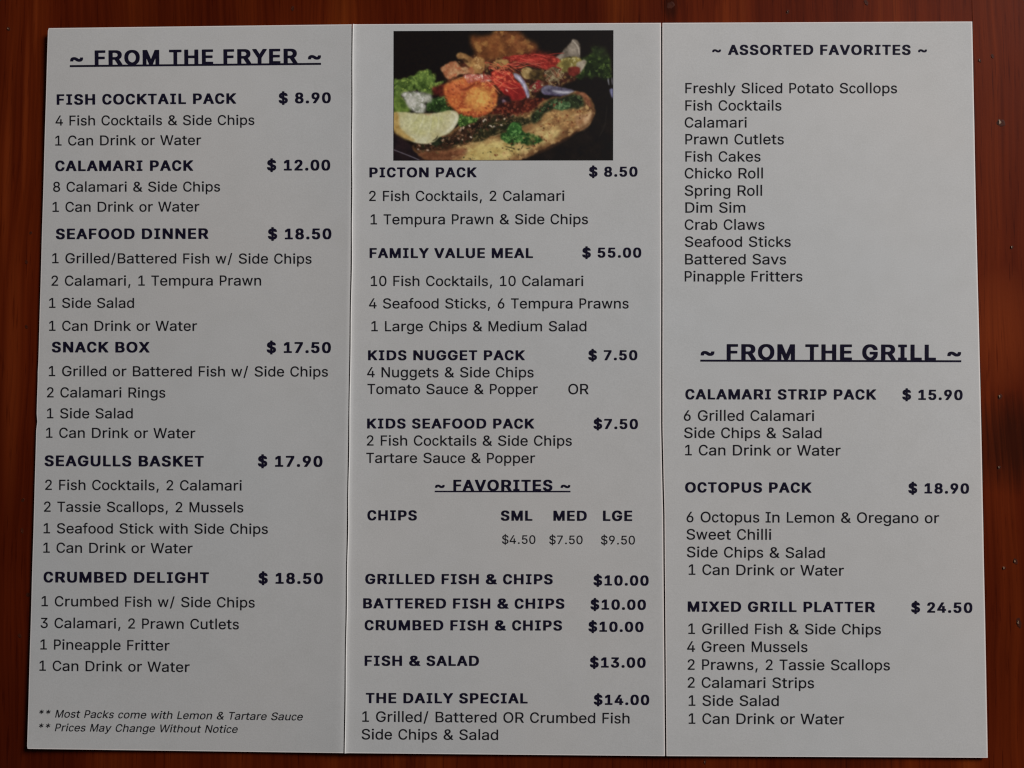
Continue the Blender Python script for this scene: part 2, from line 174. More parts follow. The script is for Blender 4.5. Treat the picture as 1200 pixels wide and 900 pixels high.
# letter outlines in thousandths of an em: character -> (advance, closed outlines)
REG = {"A":[684,[[14,-8,130,-8,201,192,435,194,477,194,483,190,554,-8,669,-8,671,4,667,16,406,730,399,736,285,736,279,735,276,730,18,22,12,4],[171,212,168,220,169,274,201,275,183,215],[501,213,480,274,515,274,516,214],[243,293,238,298,339,606,445,298,435,293]]],"B":[686,[[81,-8,376,-9,460,-2,520,15,556,33,587,58,612,88,628,124,638,166,638,226,627,274,604,314,580,340,550,361,509,382,560,412,580,434,593,454,604,484,609,508,607,568,597,610,582,640,552,676,526,696,472,722,406,734,82,735,79,724],[202,91,198,94,198,292,198,316,202,320,370,321,412,317,442,307,470,292,496,268,511,244,522,208,518,166,500,136,484,120,466,109,436,98,400,92],[202,417,198,424,198,628,202,637,358,636,412,630,442,618,460,605,484,574,492,550,494,532,490,502,470,466,436,438,406,425,370,418]]],"C":[698,[[346,-18,401,-17,455,-8,515,16,557,44,593,79,625,126,644,168,658,228,658,234,653,238,551,237,525,174,491,132,467,114,437,99,407,90,371,85,341,87,311,93,263,116,217,156,183,210,166,258,154,324,154,402,160,444,173,492,197,542,234,588,263,611,311,634,341,640,377,642,425,632,467,613,503,582,529,546,551,489,647,489,658,492,653,528,634,582,611,624,576,666,540,696,497,720,449,736,395,745,317,743,269,733,233,719,202,702,161,672,123,630,86,570,67,522,56,480,47,420,44,354,47,300,54,252,67,204,81,168,110,114,156,60,203,24,233,8,275,-8]]],"D":[771,[[83,-8,342,-9,396,-6,456,3,504,17,552,39,588,62,620,88,651,124,680,172,695,208,708,253,717,310,720,364,717,424,709,472,696,520,674,568,631,628,588,667,552,690,504,712,462,724,408,733,348,736,84,735,81,724],[204,92,202,634,210,637,378,634,444,620,480,605,529,568,555,538,574,502,594,442,600,400,600,328,587,262,570,218,540,172,510,144,480,124,444,108,408,98,366,92]]],"E":[632,[[82,-8,575,-8,578,82,575,90,209,90,199,94,200,316,539,318,547,322,548,328,548,412,545,416,201,418,199,634,203,637,569,637,573,646,573,724,569,736,83,735,80,724]]],"F":[575,[[75,-8,184,-8,186,304,190,307,484,307,496,310,496,400,493,406,190,407,186,412,186,634,190,637,526,638,526,735,76,735,73,724]]],"G":[775,[[379,-18,448,-16,496,-8,562,15,607,42,653,84,684,126,711,192,720,240,723,366,718,374,418,374,411,372,410,366,412,276,604,274,600,234,584,192,562,157,530,126,490,103,448,90,400,85,340,93,286,116,256,137,226,168,202,204,183,246,168,318,165,366,173,444,190,498,214,543,250,585,286,612,334,633,370,640,412,641,454,634,502,615,544,582,576,540,598,491,706,489,717,492,711,528,693,576,664,624,631,660,586,695,538,720,490,735,430,745,340,743,292,733,255,720,219,702,175,672,144,642,118,610,91,564,73,522,61,480,52,420,49,354,52,303,60,252,73,204,86,174,118,117,144,84,176,54,220,24,256,7,298,-7]]],"H":[751,[[78,-8,187,-9,192,-2,193,322,556,322,559,316,559,-4,565,-9,673,-7,673,734,565,736,559,731,559,424,199,422,192,424,192,730,187,736,79,735,76,724]]],"I":[421,[[35,-8,386,-8,388,-2,388,88,276,90,267,94,267,634,384,637,388,640,388,730,384,736,42,736,36,735,33,730,33,646,36,637,150,637,154,634,155,628,154,94,150,90,33,88]]],"K":[693,[[80,-8,189,-9,195,-6,196,232,291,329,543,-8,675,-8,677,4,674,10,377,412,674,718,675,734,531,735,278,472,201,386,196,388,196,394,195,732,189,736,81,735,78,724]]],"L":[557,[[76,-8,515,-9,521,-8,523,-2,521,89,197,90,188,94,188,730,185,735,179,736,83,736,77,735,74,730]]],"M":[843,[[72,-8,169,-9,175,-2,175,539,217,412,373,-4,379,-9,463,-9,469,-7,473,4,623,412,660,520,666,526,667,541,666,-2,668,-8,673,-9,770,-8,773,-2,773,724,769,736,637,736,631,735,628,730,462,274,427,160,421,153,385,268,215,730,211,736,205,736,73,735,70,724]]],"N":[748,[[77,-8,186,-9,190,-2,190,424,186,564,280,406,544,-8,672,-7,672,733,666,736,564,736,559,730,561,178,558,170,512,250,204,735,78,735,75,724]]],"O":[787,[[373,-18,447,-16,495,-6,537,8,573,27,613,54,644,84,669,116,697,162,715,204,726,246,736,306,738,384,728,474,710,534,672,606,638,648,613,672,573,700,537,719,495,733,447,743,387,746,339,743,297,734,249,718,213,699,177,674,144,642,120,612,91,564,73,522,61,480,51,420,49,354,51,303,59,252,73,204,91,162,120,114,144,84,175,54,219,24,255,6,291,-6,339,-16],[351,90,309,102,273,122,234,156,207,192,181,246,172,282,166,324,166,402,180,474,195,514,219,552,249,586,285,612,333,633,369,641,417,641,453,633,507,610,549,576,581,534,606,480,616,444,623,378,621,320,606,246,591,212,564,168,531,135,483,105,447,92,393,85]]],"P":[603,[[73,-8,176,-9,180,-2,181,256,362,258,428,273,458,287,488,308,518,340,537,370,552,406,564,460,564,532,558,568,544,610,524,646,491,682,457,706,404,727,362,734,80,736,74,735,71,730],[182,356,182,636,308,637,350,634,392,620,420,598,438,574,448,550,456,496,452,460,445,436,434,412,419,394,392,373,350,359,314,356]]],"R":[695,[[84,-8,199,-9,204,-2,205,272,367,274,373,273,377,268,538,-8,670,-8,673,-2,671,10,504,292,553,318,598,358,627,406,643,466,643,538,628,598,596,652,553,690,525,706,493,719,415,734,85,735,82,724],[205,375,205,635,355,637,409,633,433,627,463,614,497,586,511,562,519,538,522,484,506,436,487,412,471,400,433,383,385,375]]],"S":[684,[[313,-21,393,-20,435,-14,477,-3,532,21,579,56,603,85,627,133,634,165,635,225,625,267,600,309,573,337,525,368,483,386,315,433,255,454,211,483,194,507,188,525,189,549,197,573,213,597,234,615,261,630,285,638,327,645,369,645,399,640,453,618,471,603,489,583,500,561,507,534,512,531,621,531,625,537,624,549,613,603,594,639,569,669,540,693,495,719,459,732,393,744,339,746,267,739,207,721,173,705,138,681,105,646,78,597,70,561,68,531,72,495,82,459,99,432,123,405,159,380,225,349,399,300,447,283,489,258,503,243,513,225,518,201,513,171,501,147,486,129,459,109,429,94,363,80,327,80,285,86,231,107,202,129,189,146,175,177,171,201,165,204,57,204,48,201,52,159,71,105,96,69,127,39,159,18,219,-6,261,-16]]],"T":[616,[[256,-8,360,-9,364,-2,364,634,582,638,582,734,42,736,36,735,33,730,33,646,36,637,253,634,253,-2]]],"U":[732,[[343,-20,413,-18,449,-13,491,-1,521,13,556,34,581,55,605,82,637,136,649,172,658,244,658,730,653,736,551,736,545,730,545,256,543,232,533,190,510,148,470,112,419,90,365,83,317,89,272,106,233,136,204,178,193,208,187,256,187,730,185,734,173,736,83,736,77,735,74,730,74,244,77,202,93,142,110,106,131,77,179,32,209,14,245,-2,281,-12]]],"V":[684,[[282,-8,406,-8,670,718,669,734,561,736,555,736,551,730,397,286,345,123,339,132,294,274,132,730,129,734,117,736,21,736,15,735,12,730,16,712]]],"W":[989,[[215,-8,341,-8,496,554,518,460,646,-5,652,-9,773,-8,975,718,976,731,970,736,868,736,862,735,858,730,712,155,706,165,558,730,556,735,550,736,436,736,430,730,309,274,280,151,130,731,124,736,16,735,13,730,15,712]]],"X":[685,[[17,-8,140,-8,285,196,342,285,399,196,540,-6,546,-9,667,-8,669,4,667,10,413,376,653,718,654,734,534,736,528,732,405,556,342,460,295,538,162,732,156,736,36,736,31,730,34,718,268,382,273,370,18,10,15,4]]],"Y":[615,[[257,-8,358,-8,360,-2,360,292,602,718,604,730,601,735,487,735,307,408,259,502,127,735,19,736,13,735,10,730,12,718,254,292,254,-2]]],"a":[601,[[221,-20,279,-20,327,-11,375,10,411,40,416,34,416,-2,419,-8,525,-9,531,-2,531,364,524,424,507,466,478,502,447,525,399,545,339,556,285,558,225,551,177,538,129,514,99,491,77,466,53,424,52,412,57,407,147,383,159,382,165,385,189,420,225,446,267,460,309,463,345,458,369,448,392,430,407,406,414,364,410,352,399,343,369,335,213,315,147,299,111,284,85,268,66,250,47,220,37,178,38,124,47,88,63,58,97,22,135,0,183,-15],[243,75,195,89,177,101,162,118,154,142,154,160,159,176,171,193,201,213,237,224,411,252,414,250,414,202,410,172,397,142,378,118,351,97,321,83,279,75]]],"b":[623,[[310,-20,375,-18,411,-11,441,0,495,34,537,85,567,148,582,226,582,316,567,388,537,454,508,490,465,525,411,549,375,556,339,558,279,553,255,546,228,532,201,511,183,491,178,502,177,732,171,736,69,735,66,724,68,-8,173,-8,177,56,207,22,232,4,267,-12],[321,76,285,82,261,92,237,109,217,130,202,154,188,190,181,220,177,268,180,316,186,346,200,382,214,406,231,426,263,448,285,457,321,462,357,458,383,448,416,424,432,406,449,376,460,346,468,310,470,268,461,196,445,154,429,130,405,105,381,90,357,81]]],"c":[521,[[254,-20,295,-20,337,-13,379,2,409,20,438,46,457,70,477,106,489,142,487,154,397,176,390,172,381,148,368,124,343,99,313,83,271,76,235,82,203,100,184,118,161,154,147,196,139,243,142,316,161,382,184,418,205,439,233,454,259,461,289,461,313,455,337,443,359,424,376,400,391,366,409,366,485,388,487,400,484,412,466,454,445,484,421,508,397,526,361,544,331,553,295,558,235,556,199,548,157,529,120,502,93,472,64,424,47,376,36,310,36,226,41,184,55,136,79,86,109,46,145,15,199,-11]]],"d":[623,[[267,-20,318,-19,366,-9,409,16,444,53,448,46,450,-8,555,-8,557,724,552,736,450,736,445,730,444,487,408,523,360,549,318,557,288,558,246,556,216,550,180,537,127,502,87,454,58,394,41,316,40,238,47,184,71,112,105,58,153,16,210,-10],[300,76,264,81,240,90,217,106,194,130,176,160,162,196,153,268,155,304,163,346,177,382,192,408,221,436,240,448,264,457,300,462,336,457,360,448,387,430,408,408,421,388,437,346,445,298,446,268,437,196,422,154,407,130,378,102,360,90,336,81]]],"e":[596,[[291,-20,342,-20,378,-15,426,-2,463,16,489,34,522,70,543,106,549,124,549,136,462,158,444,159,412,112,377,88,324,75,270,81,228,98,204,117,186,137,165,178,157,208,155,232,546,233,559,238,557,316,550,364,536,412,510,460,480,495,432,529,378,550,330,557,258,556,222,549,168,526,134,502,108,477,72,423,56,382,41,310,39,262,47,184,70,118,91,82,132,38,168,13,228,-11],[156,327,157,340,170,376,184,400,205,424,246,451,270,459,300,462,324,461,360,450,396,425,424,388,436,358,443,328,432,325]]],"f":[352,[[103,-8,199,-9,206,-8,208,-2,208,454,217,458,319,458,326,460,327,466,326,550,211,552,208,556,208,610,217,640,235,659,271,668,313,660,326,664,348,742,343,753,331,758,289,765,235,765,199,757,163,741,133,715,110,676,102,640,101,556,91,551,1,551,-2,544,-1,460,91,458,101,454]]],"g":[623,[[270,-223,336,-223,372,-219,408,-211,456,-193,486,-174,515,-145,535,-115,548,-85,555,-49,557,-13,557,545,552,551,450,550,448,497,444,487,419,515,396,532,348,552,282,558,246,556,210,548,156,523,110,485,80,443,57,395,41,317,39,269,47,191,57,155,72,119,101,77,126,52,156,30,210,7,246,0,312,-1,342,2,378,14,412,35,444,68,445,65,443,-31,435,-61,424,-79,407,-97,378,-114,354,-123,306,-130,246,-122,199,-97,153,-49,138,-51,65,-91,63,-103,81,-133,109,-163,132,-181,192,-209],[282,95,240,106,222,117,193,143,180,161,166,191,157,227,153,299,161,341,171,371,183,395,204,422,222,437,257,455,282,461,318,461,348,453,378,438,396,422,420,390,436,353,443,323,446,251,439,209,429,179,420,161,396,131,372,113,342,100,318,95]]],"h":[633,[[72,-8,184,-8,187,-2,187,322,194,370,211,406,241,436,277,453,319,461,355,457,393,442,421,416,439,382,446,334,446,-2,449,-8,553,-9,560,-8,562,-2,561,376,554,418,536,466,509,502,481,525,439,546,385,557,313,556,277,549,227,526,204,508,187,490,186,730,181,736,79,736,73,735,70,730]]],"i":[274,[[77,-8,192,-9,198,-2,198,544,192,551,84,551,77,550,75,544],[105,628,132,624,162,626,186,634,207,652,216,670,219,694,214,718,198,738,174,752,132,757,102,752,72,732,58,706,60,670,78,643]]],"k":[592,[[73,-8,185,-8,188,-2,188,190,191,196,236,235,242,232,449,-8,584,-9,590,-2,584,13,331,310,567,532,571,538,568,550,433,550,194,325,188,328,188,334,188,730,182,736,80,736,74,735,71,730]]],"l":[274,[[82,-8,191,-9,195,-2,195,760,191,769,89,769,80,766]]],"m":[973,[[75,-8,190,-8,192,334,197,376,211,406,244,440,274,455,316,463,358,456,394,437,411,418,424,388,429,-8,544,-8,546,352,550,382,564,412,592,440,622,455,664,463,706,457,742,441,761,424,772,406,777,388,780,358,782,-8,898,-8,899,370,894,424,884,454,872,478,841,514,814,533,778,549,730,559,664,559,598,544,544,512,508,472,488,502,466,525,421,550,388,558,328,560,286,553,232,528,196,495,190,496,187,550,75,550]]],"n":[633,[[72,-8,184,-8,187,-2,187,322,194,370,211,406,242,436,277,453,325,461,368,454,394,442,424,412,441,376,446,334,446,-2,449,-8,560,-8,561,382,549,436,536,466,509,502,488,520,463,535,415,552,355,558,313,556,277,549,241,534,204,508,187,490,184,496,181,550,72,550]]],"o":[607,[[282,-20,342,-19,384,-11,420,2,472,34,498,59,534,112,552,154,566,220,568,274,560,352,548,394,521,448,492,484,444,523,390,547,348,556,300,558,228,550,192,538,138,505,108,477,72,423,57,388,41,316,39,262,47,184,70,118,91,82,116,52,162,15,222,-11],[294,76,264,81,240,90,216,107,189,136,170,172,162,196,152,268,162,340,178,382,198,412,222,436,242,448,276,459,306,462,342,457,366,448,390,432,414,406,429,382,446,340,456,268,446,196,432,160,414,130,390,106,366,90,324,77]]],"p":[623,[[68,-212,171,-213,177,-209,178,40,183,49,215,16,261,-10,309,-20,381,-18,441,0,494,34,522,64,552,112,567,149,582,226,582,310,574,364,550,430,519,478,489,508,441,538,411,549,375,556,333,558,279,553,249,544,219,526,198,508,177,483,173,550,68,550],[285,82,261,92,231,114,209,142,196,166,186,196,178,244,181,322,200,382,231,426,261,447,285,457,321,462,345,460,381,449,402,436,422,418,444,388,460,346,468,310,470,268,466,220,455,178,445,154,424,124,399,101,375,87,345,78,321,76]]],"r":[427,[[78,-8,196,-8,198,-2,198,334,206,376,219,400,241,423,283,446,331,456,397,452,411,454,412,550,409,557,343,559,289,552,241,532,217,515,199,496,195,502,193,550,78,550]]],"s":[521,[[230,-20,289,-20,325,-15,373,-2,403,13,439,40,457,61,474,94,482,124,482,172,475,208,463,232,435,262,403,284,368,298,212,340,187,356,171,376,167,388,168,406,181,431,211,453,253,465,289,464,325,452,349,430,374,388,391,388,471,406,473,418,460,454,447,478,421,508,373,540,325,554,271,558,229,556,181,547,145,532,115,514,85,483,70,460,58,418,58,364,65,334,77,310,105,280,139,258,171,244,328,202,355,184,367,166,371,148,370,136,355,111,337,95,319,86,277,75,223,79,187,94,162,118,142,160,127,161,41,142,40,130,55,84,79,46,97,29,127,8,157,-5,199,-16]]],"t":[394,[[268,-14,350,-11,374,-4,376,4,356,82,350,86,296,80,266,84,246,94,234,112,229,142,229,454,236,458,358,460,360,544,356,551,230,553,229,676,224,682,109,682,104,676,104,556,98,551,7,550,7,460,98,458,104,454,104,130,107,94,118,64,129,46,146,27,176,7,212,-6]]],"u":[633,[[257,-15,319,-14,379,2,415,23,445,52,449,45,451,-7,553,-9,559,-8,562,-3,562,543,559,550,447,549,446,225,440,177,424,141,391,106,355,89,313,81,277,85,241,99,210,129,194,159,187,213,186,549,71,549,70,195,72,159,84,105,109,58,146,21,193,-3]]],"v":[592,[[239,-8,354,-7,574,532,576,544,573,550,455,550,327,220,300,139,294,132,267,214,138,549,18,550,16,538,20,526]]],"w":[818,[[190,-8,295,-8,375,262,409,390,522,-8,628,-8,795,532,794,550,683,550,577,165,571,160,531,316,465,550,354,550,278,280,247,154,134,550,24,550,22,538,27,520]]],"x":[592,[[24,-8,152,-8,257,136,295,197,439,-7,568,-8,570,4,567,10,366,274,558,532,561,538,559,550,431,550,340,424,301,359,295,362,165,550,36,550,34,538,37,532,225,280,215,262,25,10,22,4]]],"y":[592,[[110,-215,168,-215,222,-201,266,-173,300,-130,326,-77,575,535,576,547,570,551,462,551,453,547,294,131,268,211,138,548,132,551,24,551,16,547,16,535,233,1,204,-76,180,-105,150,-118,84,-115,62,-191,62,-203,72,-209]]],"z":[525,[[49,-8,476,-8,479,82,475,89,205,90,195,94,469,466,468,550,57,550,55,544,57,454,319,453,329,448,49,75,46,64]]],"1":[636,[[98,-8,549,-9,557,-8,560,-2,560,82,555,87,398,88,398,730,393,736,267,734,110,616,110,508,111,505,123,502,135,507,279,615,285,619,287,616,287,94,285,87,99,86,96,76]]],"2":[636,[[81,-8,556,-8,556,89,250,90,238,94,396,262,464,340,511,406,537,466,545,508,546,538,543,568,531,616,515,646,497,670,465,700,436,719,394,736,352,744,280,744,238,736,193,718,148,685,124,658,99,616,89,586,83,550,81,514,88,508,184,508,189,514,198,568,210,592,224,610,262,636,286,644,310,647,358,640,401,616,417,598,430,575,437,550,438,526,435,502,425,472,387,412,81,76]]],"3":[636,[[280,-18,347,-17,377,-12,413,-2,447,12,491,43,515,66,542,108,553,138,561,174,561,240,544,300,518,342,489,372,442,402,407,415,338,426,530,648,534,654,534,732,527,736,95,736,87,732,87,642,89,638,384,636,209,433,209,348,215,345,305,344,335,339,377,325,407,305,435,270,450,222,447,174,431,138,415,120,395,105,359,88,317,81,275,83,227,99,198,120,179,144,161,196,59,197,50,192,54,156,64,120,86,78,107,53,143,24,179,5,233,-12]]],"4":[636,[[387,-8,490,-8,492,-2,492,136,498,142,588,142,591,148,590,238,582,241,498,241,493,244,492,460,396,463,385,460,384,243,180,241,171,244,445,718,447,730,444,736,438,736,342,736,336,733,45,232,45,148,48,142,384,140,384,-2]]],"5":[636,[[287,-18,352,-16,412,-1,448,17,490,51,517,84,543,132,557,192,558,264,548,318,522,378,489,420,442,457,388,478,328,486,262,479,208,457,203,462,221,630,226,637,520,637,525,642,525,708,525,732,520,736,136,736,124,732,85,354,184,342,226,368,262,381,304,386,340,382,376,367,406,342,430,309,444,270,449,234,447,210,439,174,427,150,394,111,364,92,340,84,310,80,286,83,238,102,216,120,201,138,189,162,182,192,178,195,82,195,73,192,77,150,93,102,106,78,138,42,166,20,214,-4,244,-12]]],"6":[636,[[297,-18,357,-17,387,-11,417,-1,462,24,489,48,513,76,540,126,549,156,557,222,550,294,530,348,500,390,475,414,453,429,399,450,333,458,283,456,458,714,463,726,459,735,351,736,343,732,137,420,102,348,84,288,78,228,85,162,96,126,125,72,165,30,192,12,243,-9],[285,83,261,93,239,108,207,146,190,192,187,228,190,258,208,306,240,342,267,359,285,365,333,369,351,365,381,352,408,330,426,306,440,276,447,246,445,192,436,162,419,132,381,97,357,86,333,80,309,79]]],"7":[636,[[127,-8,241,-8,559,634,559,730,553,736,79,735,76,730,76,646,79,638,427,637,437,634,127,10]]],"8":[636,[[292,-18,359,-17,393,-12,425,-3,479,22,509,45,539,78,557,108,572,162,572,222,563,264,553,288,533,320,507,348,482,366,458,378,459,384,493,408,514,432,539,486,545,510,546,552,541,594,531,624,500,672,461,707,413,731,353,744,311,746,251,739,221,731,176,708,149,687,116,648,97,606,90,576,90,510,106,456,136,414,156,396,176,384,178,378,149,364,119,340,101,319,82,288,69,252,63,216,64,162,70,132,96,78,129,42,155,23,215,-5,245,-12],[281,83,229,102,206,120,191,138,179,164,174,186,175,216,184,246,193,264,215,289,233,302,263,317,317,327,371,318,395,306,420,288,441,264,451,246,457,228,461,198,453,156,429,120,389,94,335,80],[293,426,270,432,246,444,215,477,207,492,199,522,201,564,207,582,223,606,257,634,305,647,329,647,359,641,393,624,421,594,436,552,436,528,432,504,413,468,377,438,329,424]]],"9":[636,[[175,-8,291,-7,482,280,522,352,545,412,555,466,555,532,549,568,529,622,511,652,471,695,435,719,387,738,327,745,279,744,243,736,195,717,165,697,127,658,107,628,88,580,81,544,78,508,85,436,107,376,132,340,165,310,213,284,267,271,309,269,345,272,350,268,175,10,172,4],[309,358,267,369,243,383,224,400,211,418,196,448,188,484,187,508,196,556,207,580,225,605,252,628,273,639,297,646,321,648,345,645,369,636,393,621,417,598,439,556,447,520,448,496,445,466,437,442,411,400,387,379,363,366,333,358]]],"0":[636,[[300,-18,365,-15,425,3,467,30,506,72,535,120,563,201,575,270,580,360,578,426,564,522,545,582,515,642,491,673,467,696,432,720,401,733,371,741,323,746,269,742,239,735,204,720,169,696,126,648,99,600,74,528,61,456,56,366,60,282,73,198,88,150,121,84,155,43,203,7,239,-8],[293,84,261,96,237,114,213,144,194,180,179,228,169,282,165,402,170,450,183,516,209,576,236,612,257,629,281,640,317,647,359,639,385,624,413,597,440,552,456,504,467,444,471,324,461,246,452,210,439,174,415,132,395,111,359,88,323,81]]],"$":[636,[[279,-114,357,-114,359,-108,359,-24,364,-20,434,-6,466,6,520,39,542,60,571,102,585,138,591,168,592,210,587,252,573,288,550,320,520,348,484,370,436,391,362,414,359,420,359,636,364,641,400,629,441,600,460,570,472,532,574,531,581,534,582,540,578,576,570,606,550,643,527,672,491,702,458,720,418,734,364,744,359,750,359,840,352,842,277,840,275,744,220,732,190,721,136,689,107,660,83,624,71,594,65,564,63,528,66,492,78,456,106,414,141,384,172,365,276,324,276,90,274,85,268,86,244,93,215,108,196,122,174,150,166,168,160,198,154,204,46,204,44,186,55,132,78,84,102,54,122,36,148,18,196,-4,274,-21],[364,84,359,90,359,294,360,300,364,302,412,284,454,258,476,228,481,198,473,162,448,126,412,101],[268,441,232,457,195,486,180,510,175,540,184,576,207,606,238,628,274,639,276,444,274,440]]],"&":[727,[[292,-18,353,-18,419,-7,478,12,533,43,580,-6,587,-9,713,-9,722,-6,719,9,617,118,613,126,641,168,662,222,672,282,671,327,557,327,548,258,535,222,527,214,375,378,455,433,504,480,529,528,536,558,537,582,530,624,520,648,499,678,480,696,449,716,419,729,359,741,287,741,221,726,169,696,133,654,119,624,113,594,112,552,117,522,128,492,143,465,201,396,125,341,89,306,57,258,46,216,46,162,52,132,65,102,95,60,140,24,173,7,233,-11],[287,78,239,91,197,120,179,145,169,186,175,216,191,246,215,270,275,313,455,126,420,102,377,85,329,76],[299,459,269,492,242,534,234,564,236,588,251,617,281,639,323,649,359,644,387,630,403,612,413,588,411,558,397,534,381,516]]],"~":[818,[[507,187,559,187,595,194,631,209,658,229,683,259,698,295,704,331,703,369,595,369,588,331,575,307,552,289,523,284,493,294,409,352,355,379,307,389,241,386,199,373,161,349,135,319,116,271,112,217,115,206,223,206,230,247,238,265,265,286,289,291,307,288,330,277,408,223,441,205,469,194]]],"/":[454,[[61,-117,157,-118,162,-111,393,747,396,765,391,770,301,770,292,765,60,-99]]],".":[364,[[168,-14,201,-14,225,-6,249,16,259,40,259,76,253,94,234,118,207,131,177,133,147,125,127,112,110,82,108,46,117,20,137,-2]]],",":[364,[[93,-179,178,-179,253,91,252,109,135,109,91,-161]]],"*":[636,[[274,310,361,310,360,450,466,382,474,380,486,382,522,448,518,460,402,520,406,526,521,586,522,599,489,658,484,664,468,664,360,595,363,724,360,735,276,736,271,730,274,598,270,598,168,663,156,665,149,664,144,658,111,598,114,585,228,526,232,520,116,460,111,454,113,442,148,382,162,380,270,448,276,442,271,322]]]}
